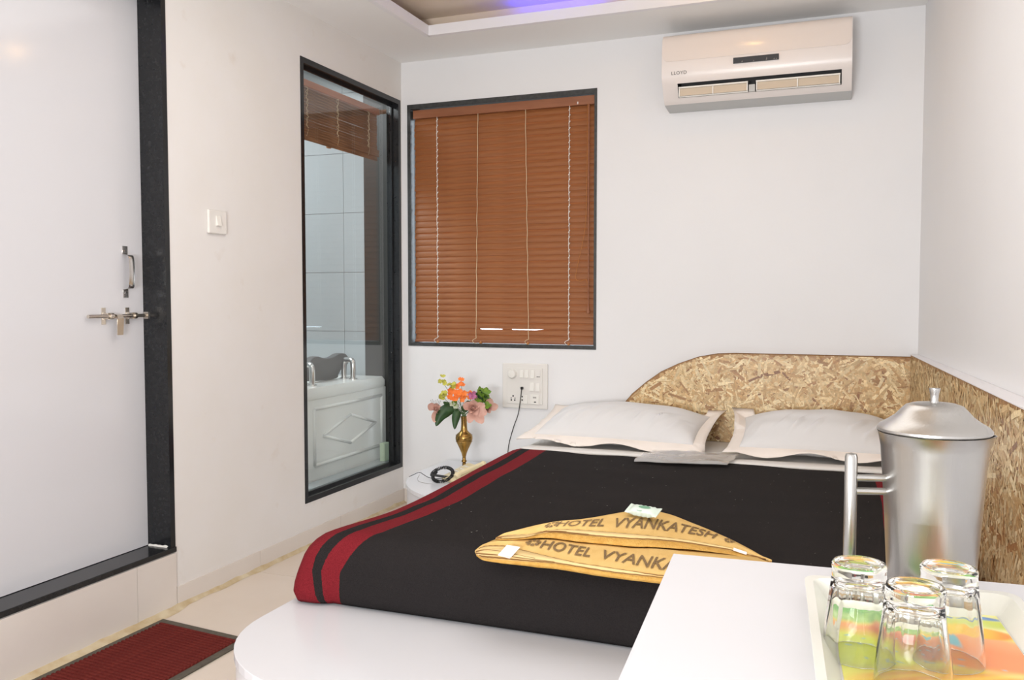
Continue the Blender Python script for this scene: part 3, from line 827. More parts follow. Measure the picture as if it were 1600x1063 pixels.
a, b = V8; bm.faces.new(a[::-1]); bm.faces.new(b)
for i in range(4): bm.faces.new((a[i], a[(i+1) % 4], b[(i+1) % 4], b[i]))
tag(obj('ledge', bm, M_fascia, sp), 'white painted ledge on top of the panel')

# ------------------------------------------------------------------ bed: platform, mattress, sheet, blanket
bed = empty('platform_bed', (-0.5, 2.8, 0), label='white laminate platform bed with rounded foot corner', cat='bed')
def rounded_outline(x0, x1, y0, y1, r, n=14):
    pts = [(x1, y1), (x0, y1)]
    cx, cy = x0+r, y0+r
    for k in range(n+1):
        a = PI+PI/2*k/n; pts.append((cx+r*math.cos(a), cy+r*.92*math.sin(a)))
    pts.append((x1, y0+r*.08)); return pts
po = rounded_outline(-1.432, 0.283, 1.50, YB-.024, 0.36)
bm = bmesh.new(); prism(bm, po, 'z', 0.228, 0.250)
obj('deck', bm, M_white, bed, bev=0.0012)
bm = bmesh.new(); prism(bm, [(x+(.003 if x < 0 else 0), y+.003 if y < 2 else y) for x, y in po], 'z', 0.0, 0.2275)
obj('plinth', bm, M_lamedge, bed, smooth='auto')

mt = obj('mattress', bx(-1.285, 0.225, 2.065, YB-.026, 0.251, 0.428), M_mattress, None, bev=0.03, seg=4); tag(mt, 'white mattress on the platform bed underneath sheet and blanket', 'mattress')

def edge_x0(y): 
    t = min(1, max(0, (y-2.85)/.65)); t = t*t*(3-2*t); a = min(1, max(0, (y-2.05)/.35)); a = a*a*(3-2*a); return -1.302+.038*a-.016*t
def drape(x0f, x1, y0, y1, ztop, zbot, rad, du, dv, nu, nv, wr, back=False, stripes=None, thick=0.006, tuck=0.03, ragged=None):
    """cloth over the bed: flat grid folded down round the mattress edges"""
    us = np.concatenate([np.linspace(-du, 0, 14)[:-1], np.linspace(0, 1, nu), 1+np.linspace(0, du, 14)[1:]])
    vs_ = np.concatenate([np.linspace(-dv, 0, 16)[:-1] if dv > 0 else [], np.linspace(0, y1-y0, nv)])
    H = PI/2*rad
    bm = bmesh.new(); G = []; Cc = []
    lay = bm.loops.layers.color if False else None
    for v in vs_:
        row = []
        for u in us:
            ou = max(0, -u) if u < 0 else max(0, u-1); ov = max(0, -v)
            su = -1 if u < 0 else 1
            yb_ = y0+max(v, 0); x0 = x0f(yb_)
            ut = min(max(u, 0), 1)
            xb_ = x0+(x1-x0)*ut
            # slack: cloth in front is pulled towards the near corner
            if ragged and v > y1-y0-.15: pass
            h = max(ou, ov)
            if h > 0:
                dx, dy = su*ou, -ov; L = math.hypot(dx, dy); dx /= L; dy /= L
                if h < H: off = rad*math.sin(h/rad); dr = rad*(1-math.cos(h/rad))
                else:
                    rest = (h-H); off = rad+0.006*math.sin(rest*20); dr = rad+rest
                    lim = ztop-zbot
                    if dr > lim-.035:
                        q = min(1, (dr-(lim-.035))/.06); off -= tuck*q*q; dr = min(dr, lim-.002)
                fl_ = .052*max(0, 1-max(0, yb_-2.06)/.45)+.012; off += fl_*min(1, dr/.16)**.55*(1 if su < 0 else .2)*(ou/max(h, 1e-6))
                x = xb_+dx*off; y = yb_+dy*off; z = ztop-dr
            else: x, y, z = xb_, yb_, ztop
            nz = wr*(mnoise.noise((x*2.2, y*3.0, 1.7))*0.8+0.5*mnoise.noise((x*4+y*3, y*7-x*2, 4.2)))
            damp = 1 if h == 0 else 0.6
            x += 0.7*nz*damp*(1 if h > 0 else 0); y += 0.9*nz*damp*(1 if h > 0 else 0.0); z += nz*(1 if h == 0 else .2)
            sag = .014*math.exp(-((yb_-2.45)/.45)**2)*math.exp(-max(0, xb_-x0)/.18); z -= sag*(1 if h == 0 else max(0, 1-h/.2))
            row.append(bm.verts.new((x, y, z)))
            sx = (xb_-x0) if 0 <= u <= 1 else (-ou if u < 0 else (x1-x0)+ou)
            su0 = (u*(x1-x0)) if 0 <= u <= 1 else sx
            Cc.append((su0+(.088*min(1, ov/.14) if u < .5 else 0), (x1-x0), v))
        G.append(row)
    grid_faces(bm, G)
    return bm, Cc, G
W_ = 1.6
bm, CC, G = drape(edge_x0, 0.215, 2.085, 3.440, 0.443, 0.257, 0.080, 0.245, 0.235, 110, 90, 0.006)
# wavy rear hem
for j, vtx in enumerate(G[-1]):
    vtx.co.y += 0.012*math.sin(j*.11)+.006*math.sin(j*.31)
for row in G[-3:-1]:
    for j, vtx in enumerate(row): vtx.co.y += 0.006*math.sin(j*.11)
cols = []
for (s, Wd, v) in CC:
    t = s-.010 if s < Wd/2 else Wd-s+.02
    cols.append((min(.95, max(0, t+.004*math.sin(v*9)+.3)), 0, 0, 1))
bmesh.ops.recalc_face_normals(bm, faces=bm.faces)
me = bpy.data.meshes.new('blanket'); bm.to_mesh(me); bm.free()
# crisp stripes: subdivide colour by sampling on a denser grid is not needed, columns are fine enough
ca = me.color_attributes.new('stripe', 'FLOAT_COLOR', 'POINT'); ca.data.foreach_set('color', np.array(cols, dtype=np.float32).ravel())
bl = finish('blanket', me, M_blanket, None, smooth=True)
so = bl.modifiers.new('thickness', 'SOLIDIFY'); so.thickness = 0.007; so.offset = 1
tag(bl, 'black wool blanket with dark red edge stripes covering the bed', 'blanket')
# lint specks stay with the blanket
rl = random.Random(4); V = []; F = []
for k in range(150):
    x = rl.uniform(-1.15, .1); y = rl.uniform(2.03, 3.3); a = rl.uniform(0, PI); L = rl.uniform(.0006, .0022); Wd = .0004
    nz = 0.006*(mnoise.noise((x*2.2, y*3.0, 1.7))*0.8+0.5*mnoise.noise((x*4+y*3, y*7-x*2, 4.2)))
    if y < 2.09: continue
    z = .4535+nz+.0006; b = len(V); dx, dy = math.cos(a)*L, math.sin(a)*L
    V += [(x-dx, y-dy, z), (x+dx, y+dy, z), (x+dx-dy*.2, y+dy+dx*.2, z+.0008), (x-dx-dy*.2, y-dy+dx*.2, z+.0003)]; F.append((b, b+1, b+2, b+3))
me = bpy.data.meshes.new('lint'); me.from_pydata(V, [], F); lo_ = finish('lint', me, M_lint, bl); lo_['kind'] = 'stuff'

# sheet at the head
bm, CC2, G2 = drape(lambda y: -1.290, 0.222, 3.36, YB-.03, 0.434, 0.27, 0.05, 0.18, 0.0, 70, 40, 0.005)
sh = obj('bed_sheet', bm, M_sheet, None, smooth=True); so = sh.modifiers.new('thickness', 'SOLIDIFY'); so.thickness = 0.003; so.offset = 1
tag(sh, 'white bed sheet across the head of the mattress below the pillows', 'sheet')
# turned back hem of the sheet above the blanket edge
bm = bmesh.new(); rows = []
for i in range(60):
    t = i/59; x = -1.285+1.51*t
    yf = 3.452+0.012*math.sin(x*6)+.012; 
    rows.append([bm.verts.new(p) for p in ((x, yf+.16, .441), (x, yf+.05, .452), (x, yf+.012, .4535), (x, yf, .447), (x, yf+.004, .441), (x, yf+.05, .4395))])
grid_faces(bm, rows)
obj('turned_hem', bm, M_sheet, sh, smooth=True)

# ------------------------------------------------------------------ pillows
def pillow(name, label, c, L, Wd, Th, rx, rz, seed, warp):
    root = empty(name, c, rz, label, 'pillow', 'white flanged pillows at the head of the bed')
    root.rotation_euler = (rx, 0, rz)
    n, m = 96, 40; bm = bmesh.new(); top = []; bot = []
    def zf(a, b, s):
        k = (max(0, 1-abs(a)**2.6)**.55)*(max(0, 1-abs(b)**2.3)**.6)
        ph_ = a*26-b*10+seed+1.5*mnoise.noise((a*3, b*3, seed)); wv = 0.010*mnoise.noise((a*2.5+seed, b*2.5, seed))+0.028*max(0, math.sin(ph_))**3*max(0, .25-abs(b+.45)/2.2)*max(0, mnoise.noise((a*2.2, seed, 1))*1.2+.45)*4
        return s*Th*k*(1.1 if s > 0 else .72)+wv*k
    for i in range(n+1):
        a = -1+2*i/n; r1, r2 = [], []
        for j in range(m+1):
            b = -1+2*j/m
            pin = 1-0.05*(a*a)*(1-b*b)*0-0.04*(1-a*a)*b*b
            x = a*L/2*(1-0.045*(1-b*b)*abs(a)); y = b*Wd/2*(1-0.06*(1-a*a)*abs(b))
            r1.append(bm.verts.new((x, y, zf(a, b, 1))))
            r2.append(r1[-1] if (i in (0, n) or j in (0, m)) else bm.verts.new((x, y, zf(a, b, -1))))
        top.append(r1); bot.append(r2)
    grid_faces(bm, top); grid_faces(bm, bot)
    obj('cushion', bm, M_pillow, root, smooth=True, world=False)
    # flat flange round the seam
    bm = bmesh.new(); inner = []; outer = []
    edge = [(i, 0) for i in range(n)]+[(n, j) for j in range(m)]+[(i, m) for i in range(n, 0, -1)]+[(0, j) for j in range(m, 0, -1)]
    fw_ = 0.045
    for q, (i, j) in enumerate(edge):
        a = -1+2*i/n; b = -1+2*j/m
        x = a*L/2*(1-0.045*(1-b*b)*abs(a)); y = b*Wd/2*(1-0.06*(1-a*a)*abs(b))
        nx = (1 if i == n else -1 if i == 0 else 0); ny = (1 if j == m else -1 if j == 0 else 0)
        ex = fw_*(nx if nx else a*0.18); ey = fw_*(ny if ny else b*0.10)
        if nx and ny: ex *= 1.3; ey *= 1.3
        dz = warp(a, b)
        inner.append((bm.verts.new((x*.985, y*.985, 0.004)), bm.verts.new((x*.985, y*.985, -0.003))))
        mid = (bm.verts.new((x+ex*.5, y+ey*.5, dz*.45+.002+.003*mnoise.noise((q*.27, seed, 0)))), bm.verts.new((x+ex*.5, y+ey*.5, dz*.45-.001)))
        outer.append((mid, (bm.verts.new((x+ex, y+ey, dz+.006*mnoise.noise((q*.2, seed, 2)))), bm.verts.new((x+ex, y+ey, dz-.002)))))
    N = len(edge)
    for q in range(N):
        r = (q+1) % N
        for s in (0, 1):
            bm.faces.new((inner[q][s], inner[r][s], outer[r][0][s], outer[q][0][s]))
            bm.faces.new((outer[q][0][s], outer[r][0][s], outer[r][1][s], outer[q][1][s]))
        bm.faces.new((outer[q][1][0], outer[r][1][0], outer[r][1][1], outer[q][1][1]))
    bmesh.ops.remove_doubles(bm, verts=bm.verts, dist=1e-6)
    obj('flange', bm, M_flange, root, smooth=True, world=False)
    return root
def warp1(a, b):
    z = 0
    if b < -.95: z += 0.012*math.sin(a*7+1)-.012
    if a > .8 and b < -.9: z -= 0.035*(a-.8)/.2
    if a > .9 and b > 0: z += .02*b
    if a < -.9: z += .006
    return z
def warp2(a, b):
    z = 0
    if b < -.95: z += 0.014*math.sin(a*6+2.2)-.006
    if a < -.85 and b > .2: z += .03
    return z
pillow('pillow', 'white pillow with plain flange at the left near the socket board', (-0.915, 3.800, .520), .73, .38, .088, R(11), R(-3), 1.3, warp1)
pillow('pillow', 'white pillow with plain flange at the right behind the steel jug', (-0.075, 3.795, .524), .63, .37, .088, R(12), R(2), 4.1, warp2)

# clear plastic packet
bm = bmesh.new(); rows = []
for i in range(31):
    t = i/30; row = []
    for j in range(21):
        s = j/20
        x = -.745+.350*t+.012*mnoise.noise((s*3, t*2, 7)); y = 3.285+.06*t+.25*s+.02*mnoise.noise((t*4, s*2, 3))
        z = .4625+.007*mnoise.noise((x*16, y*13, 2))+.002*mnoise.noise((x*30, y*26, 5))+.006*s*0+.003*math.sin(t*9+s*4)
        if j == 0: z = .4590
        row.append(bm.verts.new((x+.02*s, y, z+.004)))
    rows.append(row)
low = [[bm.verts.new((v.co.x, v.co.y, v.co.z-.0025)) for v in r] for r in rows]
grid_faces(bm, rows); grid_faces(bm, low)
pk = obj('plastic_packet', bm, M_bag, None, smooth='auto'); tag(pk, 'crumpled clear plastic packet lying between the two pillows', 'packet')

# ------------------------------------------------------------------ towels
LA = [(-0.846,1.957,0.452),(-0.821,1.931,0.452),(-0.803,1.928,0.452),(-0.78,1.926,0.452),(-0.753,1.923,0.452),(-0.727,1.924,0.452),(-0.695,1.927,0.452),(-0.658,1.926,0.452),(-0.623,1.925,0.452),(-0.573,1.92,0.452),(-0.525,1.917,0.452),(-0.478,1.913,0.452),(-0.432,1.908,0.452),(-0.388,1.91,0.452),(-0.345,1.915,0.452),(-0.303,1.92,0.452),(-0.261,1.927,0.452),(-0.22,1.938,0.452),(-0.18,1.948,0.452),(-0.153,1.955,0.452),(-0.131,1.961,0.452)]
LB = [(-0.846,1.955,0.456),(-0.82,1.929,0.458),(-0.801,1.923,0.459),(-0.776,1.915,0.462),(-0.749,1.913,0.463),(-0.723,1.913,0.464),(-0.691,1.915,0.465),(-0.656,1.917,0.467),(-0.621,1.919,0.468),(-0.571,1.913,0.468),(-0.523,1.906,0.468),(-0.475,1.9,0.468),(-0.43,1.902,0.468),(-0.387,1.904,0.468),(-0.344,1.909,0.468),(-0.302,1.915,0.468),(-0.26,1.922,0.468),(-0.219,1.93,0.468),(-0.179,1.938,0.468),(-0.152,1.943,0.468),(-0.13,1.947,0.468)]
LC = [(-0.845,1.945,0.466),(-0.837,1.969,0.472),(-0.827,1.986,0.473),(-0.808,1.995,0.473),(-0.784,2.001,0.473),(-0.752,1.989,0.473),(-0.711,1.971,0.474),(-0.668,1.954,0.474),(-0.628,1.94,0.474),(-0.574,1.923,0.474),(-0.526,1.918,0.474),(-0.478,1.913,0.474),(-0.432,1.908,0.474),(-0.386,1.902,0.474),(-0.343,1.904,0.474),(-0.301,1.91,0.474),(-0.26,1.916,0.474),(-0.219,1.923,0.474),(-0.178,1.93,0.474),(-0.151,1.934,0.474),(-0.13,1.938,0.474)]
LD = [(-0.846,1.950,0.468),(-0.839,1.973,0.476),(-0.826,1.988,0.479),(-0.804,1.998,0.483),(-0.783,2.006,0.484),(-0.76,2.014,0.486),(-0.73,2.025,0.488),(-0.695,2.031,0.49),(-0.659,2.037,0.492),(-0.605,2.027,0.492),(-0.557,2.03,0.492),(-0.509,2.033,0.492),(-0.461,2.035,0.492),(-0.417,2.05,0.491),(-0.371,2.055,0.49),(-0.325,2.057,0.489),(-0.279,2.057,0.488),(-0.235,2.059,0.487),(-0.191,2.058,0.485),(-0.161,2.056,0.483),(-0.138,2.054,0.482)]
UA = [(-0.815,2.010,0.482),(-0.788,2.012,0.483),(-0.764,2.021,0.485),(-0.732,2.03,0.488),(-0.695,2.032,0.492),(-0.658,2.034,0.494),(-0.604,2.024,0.494),(-0.556,2.026,0.494),(-0.508,2.029,0.494),(-0.46,2.032,0.494),(-0.417,2.052,0.492),(-0.373,2.065,0.490),(-0.328,2.076,0.489),(-0.283,2.083,0.487),(-0.238,2.091,0.484),(-0.194,2.093,0.478),(-0.164,2.094,0.473),(-0.141,2.094,0.470)]
UB = [(-0.816,2.010,0.484),(-0.789,2.011,0.487),(-0.76,2.011,0.49),(-0.726,2.013,0.496),(-0.699,2.046,0.502),(-0.66,2.041,0.508),(-0.609,2.039,0.508),(-0.56,2.041,0.508),(-0.512,2.044,0.508),(-0.465,2.049,0.508),(-0.422,2.072,0.505),(-0.378,2.095,0.5),(-0.333,2.105,0.496),(-0.287,2.111,0.491),(-0.242,2.117,0.487),(-0.195,2.109,0.481),(-0.165,2.101,0.477),(-0.141,2.097,0.474)]
UC = [(-0.816,2.012,0.485),(-0.799,2.026,0.489),(-0.767,2.029,0.494),(-0.73,2.026,0.499),(-0.697,2.045,0.506),(-0.663,2.052,0.512),(-0.618,2.068,0.512),(-0.569,2.073,0.512),(-0.52,2.077,0.512),(-0.471,2.080,0.512),(-0.426,2.095,0.508),(-0.381,2.108,0.503),(-0.336,2.122,0.498),(-0.289,2.126,0.493),(-0.243,2.130,0.488),(-0.196,2.112,0.483),(-0.165,2.101,0.479),(-0.141,2.096,0.476)]
UD = [(-0.815,2.014,0.487),(-0.799,2.034,0.496),(-0.771,2.04,0.503),(-0.743,2.055,0.511),(-0.704,2.062,0.521),(-0.664,2.075,0.53),(-0.624,2.1,0.53),(-0.588,2.144,0.53),(-0.55,2.197,0.53),(-0.51,2.246,0.53),(-0.466,2.286,0.525),(-0.414,2.289,0.517),(-0.357,2.255,0.509),(-0.303,2.224,0.502),(-0.25,2.191,0.494),(-0.198,2.14,0.487),(-0.166,2.111,0.482),(-0.141,2.099,0.478)]
def resamp(row, ts):
    a = np.array(row); k = np.linspace(0, 1, len(a)); d = [np.interp(ts, k, a[:, i]) for i in range(3)]
    A = np.stack(d, 1)
    for _ in range(3): A[1:-1] = .25*A[:-2]+.5*A[1:-1]+.25*A[2:]
    return A
def towel(label, rows4, back_z, back_dy, text, tmap, flower_at, tagpos, seed):
    N = 90; ts = np.linspace(0, 1, N)
    A, B, C, D = [resamp(r, ts) for r in rows4]
    cx = A[N//2]
    root = empty('towel', (float(cx[0]), float(cx[1])+.05, float(cx[2])), 0, label, 'towel', 'folded hotel towels on the blanket')
    env = np.clip(np.minimum(ts, 1-ts)/.12, 0, 1)[:, None]
    out = np.array([0, -1, 0.0])
    def bul(P, Q, t, amt): return P*(1-t)+Q*t+out*amt*env
    rows = []; E0 = A+np.array([0, .05, 0])*env
    E0[:, 2] = A[:, 2]
    rows.append(E0); rows.append(A+np.array([0, .006, 0])*env)
    for t in (.15, .35, .55, .75, .92): rows.append(bul(A, B, t, .009*math.sin(PI*t)**.6))
    nT = len(rows)
    rows.append(B)
    for t in (.3, .7): rows.append(bul(B, C, t, .002))
    rows.append(C)
    for t in (.15, .35, .55, .75, .9):
        P_ = C*(1-t)+D*t; P_[:, 2] += .004*math.sin(PI*t)*env[:, 0]; rows.append(P_)
    rows.append(D)
    F1 = D+np.array([0, .012, -.004])*env; rows.append(F1)
    F15 = D+np.array([0, back_dy*.72, -.006])*env; rows.append(F15)
    F2 = D+np.array([0, back_dy, 0])*env; F2[:, 2] = D[:, 2]*(1-env[:, 0])+back_z*env[:, 0]; rows.append(F2)
    bm = bmesh.new(); V = []
    for q, rw in enumerate(rows):
        V.append([bm.verts.new((p[0], p[1]+(.0015*mnoise.noise((i*.35, q, seed)) if 2 <= q <= nT else 0), p[2]+.0012*mnoise.noise((i*.12, q*.5, seed)))) for i, p in enumerate(rw)])
    V.append(V[0])
    grid_faces(bm, V, mi=lambda i, j: 1 if 1 <= i < nT else 0)
    for e_ in (0, -1):
        ring_ = [r[e_] for r in V[:-1]]
        try: bm.faces.new(ring_ if e_ else ring_[::-1])
        except ValueError: pass
    obj('cloth', bm, [M_towel, M_terry], root, smooth=True)
    # hem: raised pale band and two dark stitch lines
    bm = bmesh.new(); hrow = []
    for i in range(2, N-2):
        b_, c_ = B[i]*.82+C[i]*.18, B[i]*.12+C[i]*.88
        up_ = np.array([0, -.0018, .0026]); mid = (b_+c_)/2+up_*1.4
        hrow.append([bm.verts.new(b_+np.array([0, -.0006, .0002])), bm.verts.new(b_+up_), bm.verts.new(mid), bm.verts.new(c_+up_), bm.verts.new(c_+np.array([0, 0, .0004]))])
    grid_faces(bm, hrow)
    tag(obj('hem', bm, M_hem, root, smooth=True), 'pale folded hem of the towel')
    for f_ in (.10, .93):
        bm = bmesh.new()
        pts = [B[i]*(1-f_)+C[i]*f_+np.array([0, -.0026, .0018+.0004*math.sin(i*2)]) for i in range(3, N-3)]
        tube(bm, pts, 0.0011, 5); obj('stitching', bm, M_stitch_gap, root)
    # layered folds fanning from the left tip
    bm = bmesh.new()
    for q, (f0, sx, ln) in enumerate(((.2, 0, 28), (.46, 1, 24), (.78, 0, 22))):
        rr = []
        for i in range(1, ln):
            u = i/ln; base = B[i]*(1-f0)+C[i]*f0; k = math.sin(PI*min(1, u*1.15))*.9
            y_, z_ = base[1]-.004*k, base[2]+.002*k
            rr.append([bm.verts.new((base[0], y_+.004, z_+.0012)), bm.verts.new((base[0], y_-.0035, z_+.0032)), bm.verts.new((base[0], y_-.0028, z_+.0002)), bm.verts.new((base[0], y_+.004, z_-.0025))])
        grid_faces(bm, rr)
    obj('fold_layer', bm, M_hem, root, smooth=False)
    for f0, ln in ((.30, 36), (.64, 30)):  # dark tubes paint the shade in the gaps between fold layers
        bm = bmesh.new(); pts = []
        for i in range(1, ln):
            g_ = f0+(.12-f0)*(i/ln)**1.6*.5; b_ = B[i]*(1-g_)+C[i]*g_; pts.append(b_+np.array([0, -.0048, .0030]))
        tube(bm, pts, .0014, 5, rf=lambda t: 1.3-.9*t); obj('fold_gap_shade', bm, M_stitch_gap, root)
    # woven lettering laid on the sloping band
    NS = len(rows4[0])
    def surf(px, fr):
        sN, x0p, x1p = tmap['px']
        s = np.interp(px, x0p, x1p) * (N-1)
        i = int(min(max(s, 0), N-2)); q = s-i
        c_ = C[i]*(1-q)+C[i+1]*q; d_ = D[i]*(1-q)+D[i+1]*q; e_ = min(1, max(0, env[i, 0]))
        P_ = c_*(1-fr)+d_*fr; P_[2] += .004*math.sin(PI*min(1, max(0, fr)))*e_+.0022
        return P_
    bm = bmesh.new()
    for (string, p0, p1) in text:
        me = text_mesh(string, 1.0, 0.012, 0.0)
        xs = [v.co.x for v in me.vertices]; xa, xb = min(xs), max(xs); 
        tb = bmesh.new(); tb.from_mesh(me); bmesh.ops.triangulate(tb, faces=tb.faces)
        bmesh.ops.subdivide_edges(tb, edges=[e2 for e2 in tb.edges if e2.calc_length() > .25], cuts=2)
        vm = {}
        for v in tb.verts:
            tx_ = (v.co.x-xa)/(xb-xa); pxx = p0+(p1-p0)*tx_
            lo_f, hi_f = tmap['band'](pxx)
            fr = lo_f+(hi_f-lo_f)*(v.co.y/0.72)
            pxx += tmap['slant']*(v.co.y/0.72)
            vm[v] = bm.verts.new(surf(pxx, fr))
        for f_ in tb.faces:
            try: bm.faces.new([vm[v] for v in f_.verts])
            except ValueError: pass
        tb.free()
    for (pc_, wpx) in flower_at:
        lo_f, hi_f = tmap['band'](pc_)
        for k in range(8):
            a = 2*PI*k/8+.2
            def Pp(r_, da, a=a):
                X = r_*math.cos(a+da); Y = r_*math.sin(a+da)
                return surf(pc_+X*wpx+tmap['slant']*.5*(Y+1), lo_f+(hi_f-lo_f)*(.5+.5*Y))
            q4 = [bm.verts.new(Pp(.32, 0)), bm.verts.new(Pp(.7, -.33)), bm.verts.new(Pp(1.05, -.24)), bm.verts.new(Pp(1.1, .24)), bm.verts.new(Pp(.7, .33))]
            bm.faces.new(q4)
    tag(obj('lettering', bm, M_letter, root), 'grey woven hotel name across the towel band')
    p = tagpos
    bm = bmesh.new()
    T4 = [Vector(q) for q in p]; nrm = (T4[1]-T4[0]).cross(T4[3]-T4[0]).normalized()*.0006
    va = [bm.verts.new(q) for q in T4]; vb_ = [bm.verts.new(q+nrm) for q in T4]
    bm.faces.new(va); bm.faces.new(vb_[::-1])
    for i in range(4): bm.faces.new((va[i], va[(i+1) % 4], vb_[(i+1) % 4], vb_[i]))
    tag(obj('care_label', bm, M_tagw, root), 'small white sewn label')
    return root
LX = [744,752,762,775,790,806,826,848,870,900,930,960,990,1020,1050,1080,1110,1140,1170,1190,1206]
Lk = list(np.linspace(0, 1, len(LX)))
UX = LX[3:]; Uk = list(np.linspace(0, 1, len(UX)))
towel('yellow towel nearest the bed foot, lower of the two, with grey lettering', (LA, LB, LC, LD), .458, .10,
      [('HOTEL', 843, 921), ('VYANKATESH', 935, 1120)],
      dict(px=(0, LX, Lk), band=lambda p: (float(np.interp(p, [830, 850, 940, 1028, 1120], [.34, .28, .28, .17, .15])), float(np.interp(p, [830, 850, 940, 1028, 1120], [.86, .84, .68, .58, .55]))), slant=9),
      [(829, 11)], [(-.775, 1.925, .470), (-.742, 1.922, .466), (-.726, 1.952, .488), (-.762, 1.955, .489)], 2.0)
towel('yellow towel folded to a peak, lying on the other towel', (UA, UB, UC, UD), .456, .03,
      [('HOTEL', 866, 943), ('VYANKATESH', 955, 1115)],
      dict(px=(0, UX, Uk), band=lambda p: (float(np.interp(p, [860, 940, 965, 1040, 1110, 1140], [.2, .24, .20, .22, .34, .36])), float(np.interp(p, [860, 940, 965, 1040, 1110, 1140], [.72, .70, .62, .62, .84, .9]))), slant=8),
      [(857, 10), (1136, 7)], [(-.232, 2.108, .489), (-.200, 2.100, .484), (-.200, 2.108, .488), (-.232, 2.117, .493)], 6.0)

# soap packet on the upper towel
sp_c = Vector((-0.472, 2.200, .5335))
bm = bmesh.new(); rows = []
for i in range(15):
    t = -1+2*i/14; row = []
    for j in range(12):
        a = 2*PI*j/12
        hw = .020 if abs(t) < .8 else .024; hh = .009*max(0, 1-(abs(t)/.82)**6)+.0008
        row.append(bm.verts.new((t*.044, hw*math.copysign(abs(math.cos(a))**.6, math.cos(a))+.0015*math.sin(i*3), .010+hh*math.copysign(abs(math.sin(a))**.7, math.sin(a))+.003*abs(t)**3)))
    rows.append(row)
grid_faces(bm, rows, wrap=True); bm.faces.new(rows[0][::-1]); bm.faces.new(rows[-1])
so_ = empty('soap_packet', sp_c, R(-14), 'small pale wrapped soap packet with green print on the upper towel', 'soap')
so_.rotation_euler = (R(16), R(2), R(-10))
obj('wrapper', bm, M_soap, so_, smooth='auto', world=False)
bm = bmesh.new()
for (cx_, cy_, rx_, ry_) in ((.002, .004, .017, .007), (-.006, -.012, .008, .004), (.016, -.010, .005, .003)):
    bmesh.ops.create_circle(bm, cap_ends=True, segments=16, radius=1, matrix=Matrix.Translation((cx_, cy_, .0202 if abs(cy_) < .008 else .0188)) @ Matrix.Diagonal((rx_, ry_, 1, 1)))
obj('printed_patch', bm, M_soapgreen, so_, world=False)

# ------------------------------------------------------------------ nightstand shelf with vase and telephone
ns = empty('bedside_shelf', (-1.66, 3.7, 0), label='low round fronted white shelf unit between bed and back wall', cat='nightstand')
pts = [(-1.436, YB-.008), (-1.925, YB-.008)]
cxn, cyn, rn = -1.410, 3.735, .515
for k in range(19):
    a = PI+(PI/2-.03)*k/18; pts.append((min(-1.437, cxn+rn*math.cos(a)), cyn+rn*math.sin(a)))
pts.append((-1.4365, cyn-rn))
bm = bmesh.new(); prism(bm, pts, 'z', .232, .250); obj('top', bm, M_white, ns, bev=.001)
bm = bmesh.new(); prism(bm, [(x+.003 if x < -1.5 else x, y+(.003 if y < 3.6 else 0)) for x, y in pts], 'z', 0, .2315); obj('cabinet', bm, M_lamedge, ns, smooth='auto')

vz = empty('vase', (-1.687, 3.756, .250), label='slender antique brass vase holding artificial flowers on the bedside shelf', cat='vase')
bm = bmesh.new()
prof = [(.034, 0), (.034, .003), (.026, .010), (.014, .022), (.009, .040), (.0085, .058), (.0125, .062), (.0125, .067), (.0085, .072), (.0085, .086), (.013, .104), (.024, .130), (.036, .155), (.0415, .172), (.0415, .184), (.036, .196), (.024, .206), (.0165, .215), (.0145, .235), (.0140, .255), (.0150, .272), (.0172, .283), (.0150, .283), (.0125, .268), (.0118, .230)]
lathe(bm, [(r, z) for r, z in prof], (0, 0, 0), 36)
obj('body', bm, M_brass, vz, smooth='auto', world=False)
bm = bmesh.new()
for z, r in ((.160, .0392), (.190, .0398)):
    lathe(bm, [(r, z), (r+.0014, z+.0012), (r, z+.0024)], (0, 0, 0), 36, cap=False)
obj('rib', bm, M_brass, vz, smooth=True, world=False)

# flowers: local frame x = sideways in the picture, y = depth, z = up
FB = Vector((-1.687, 3.756, .250)); FR = R(20.96)
def FP(x, y, z):
    return Vector((FB.x+x*math.cos(FR)-y*math.sin(FR), FB.y+x*math.sin(FR)+y*math.cos(FR), FB.z+z))
fl_i = [0]
def stem_to(root, tip, r=.0016, bend=0.0):
    fl_i[0] += 1; k = fl_i[0]; a = k*2.4
    base = FP(.007*math.cos(a), .007*math.sin(a), .244); mouth = FP(.008*math.cos(a), .008*math.sin(a), .287)
    midp = (mouth*.5+tip*.5)+Vector((0, 0, bend))
    bm = bmesh.new(); tube(bm, smooth_path([base, mouth, midp, tip], 5), r, 6); obj('stem', bm, M_stem, root, smooth=True)
def petal_bm(L, Wd, cup, curl, nu=5, nv=5):
    bm = bmesh.new(); rows = []
    for i in range(nu+1):
        t = i/nu; wd = Wd*math.sin(PI*(.10+.84*t**1.15)**.85)**.75
        row = []
        for j in range(nv+1):
            s = -1+2*j/nv
            row.append(bm.verts.new((s*wd/2, t*L*math.cos(curl*t), t*L*math.sin(curl*t)*.9+cup*wd*s*s)))
        rows.append(row)
    grid_faces(bm, rows); return bm
def add_petal(root, name, m, c, az, el, L, Wd, cup, curl, sub=None):
    bm = petal_bm(L, Wd, cup, curl)
    M4 = Matrix.Translation(c) @ Matrix.Rotation(az, 4, 'Z') @ Matrix.Rotation(el, 4, 'X')
    bmesh.ops.transform(bm, matrix=M4, verts=bm.verts)
    o = obj(name, bm, m, sub or root, smooth=True)
    return o
def flower(name, label, cat, tip, group=None):
    return empty(name, FP(0, 0, .25) if False else tip, 0, label, cat, group)
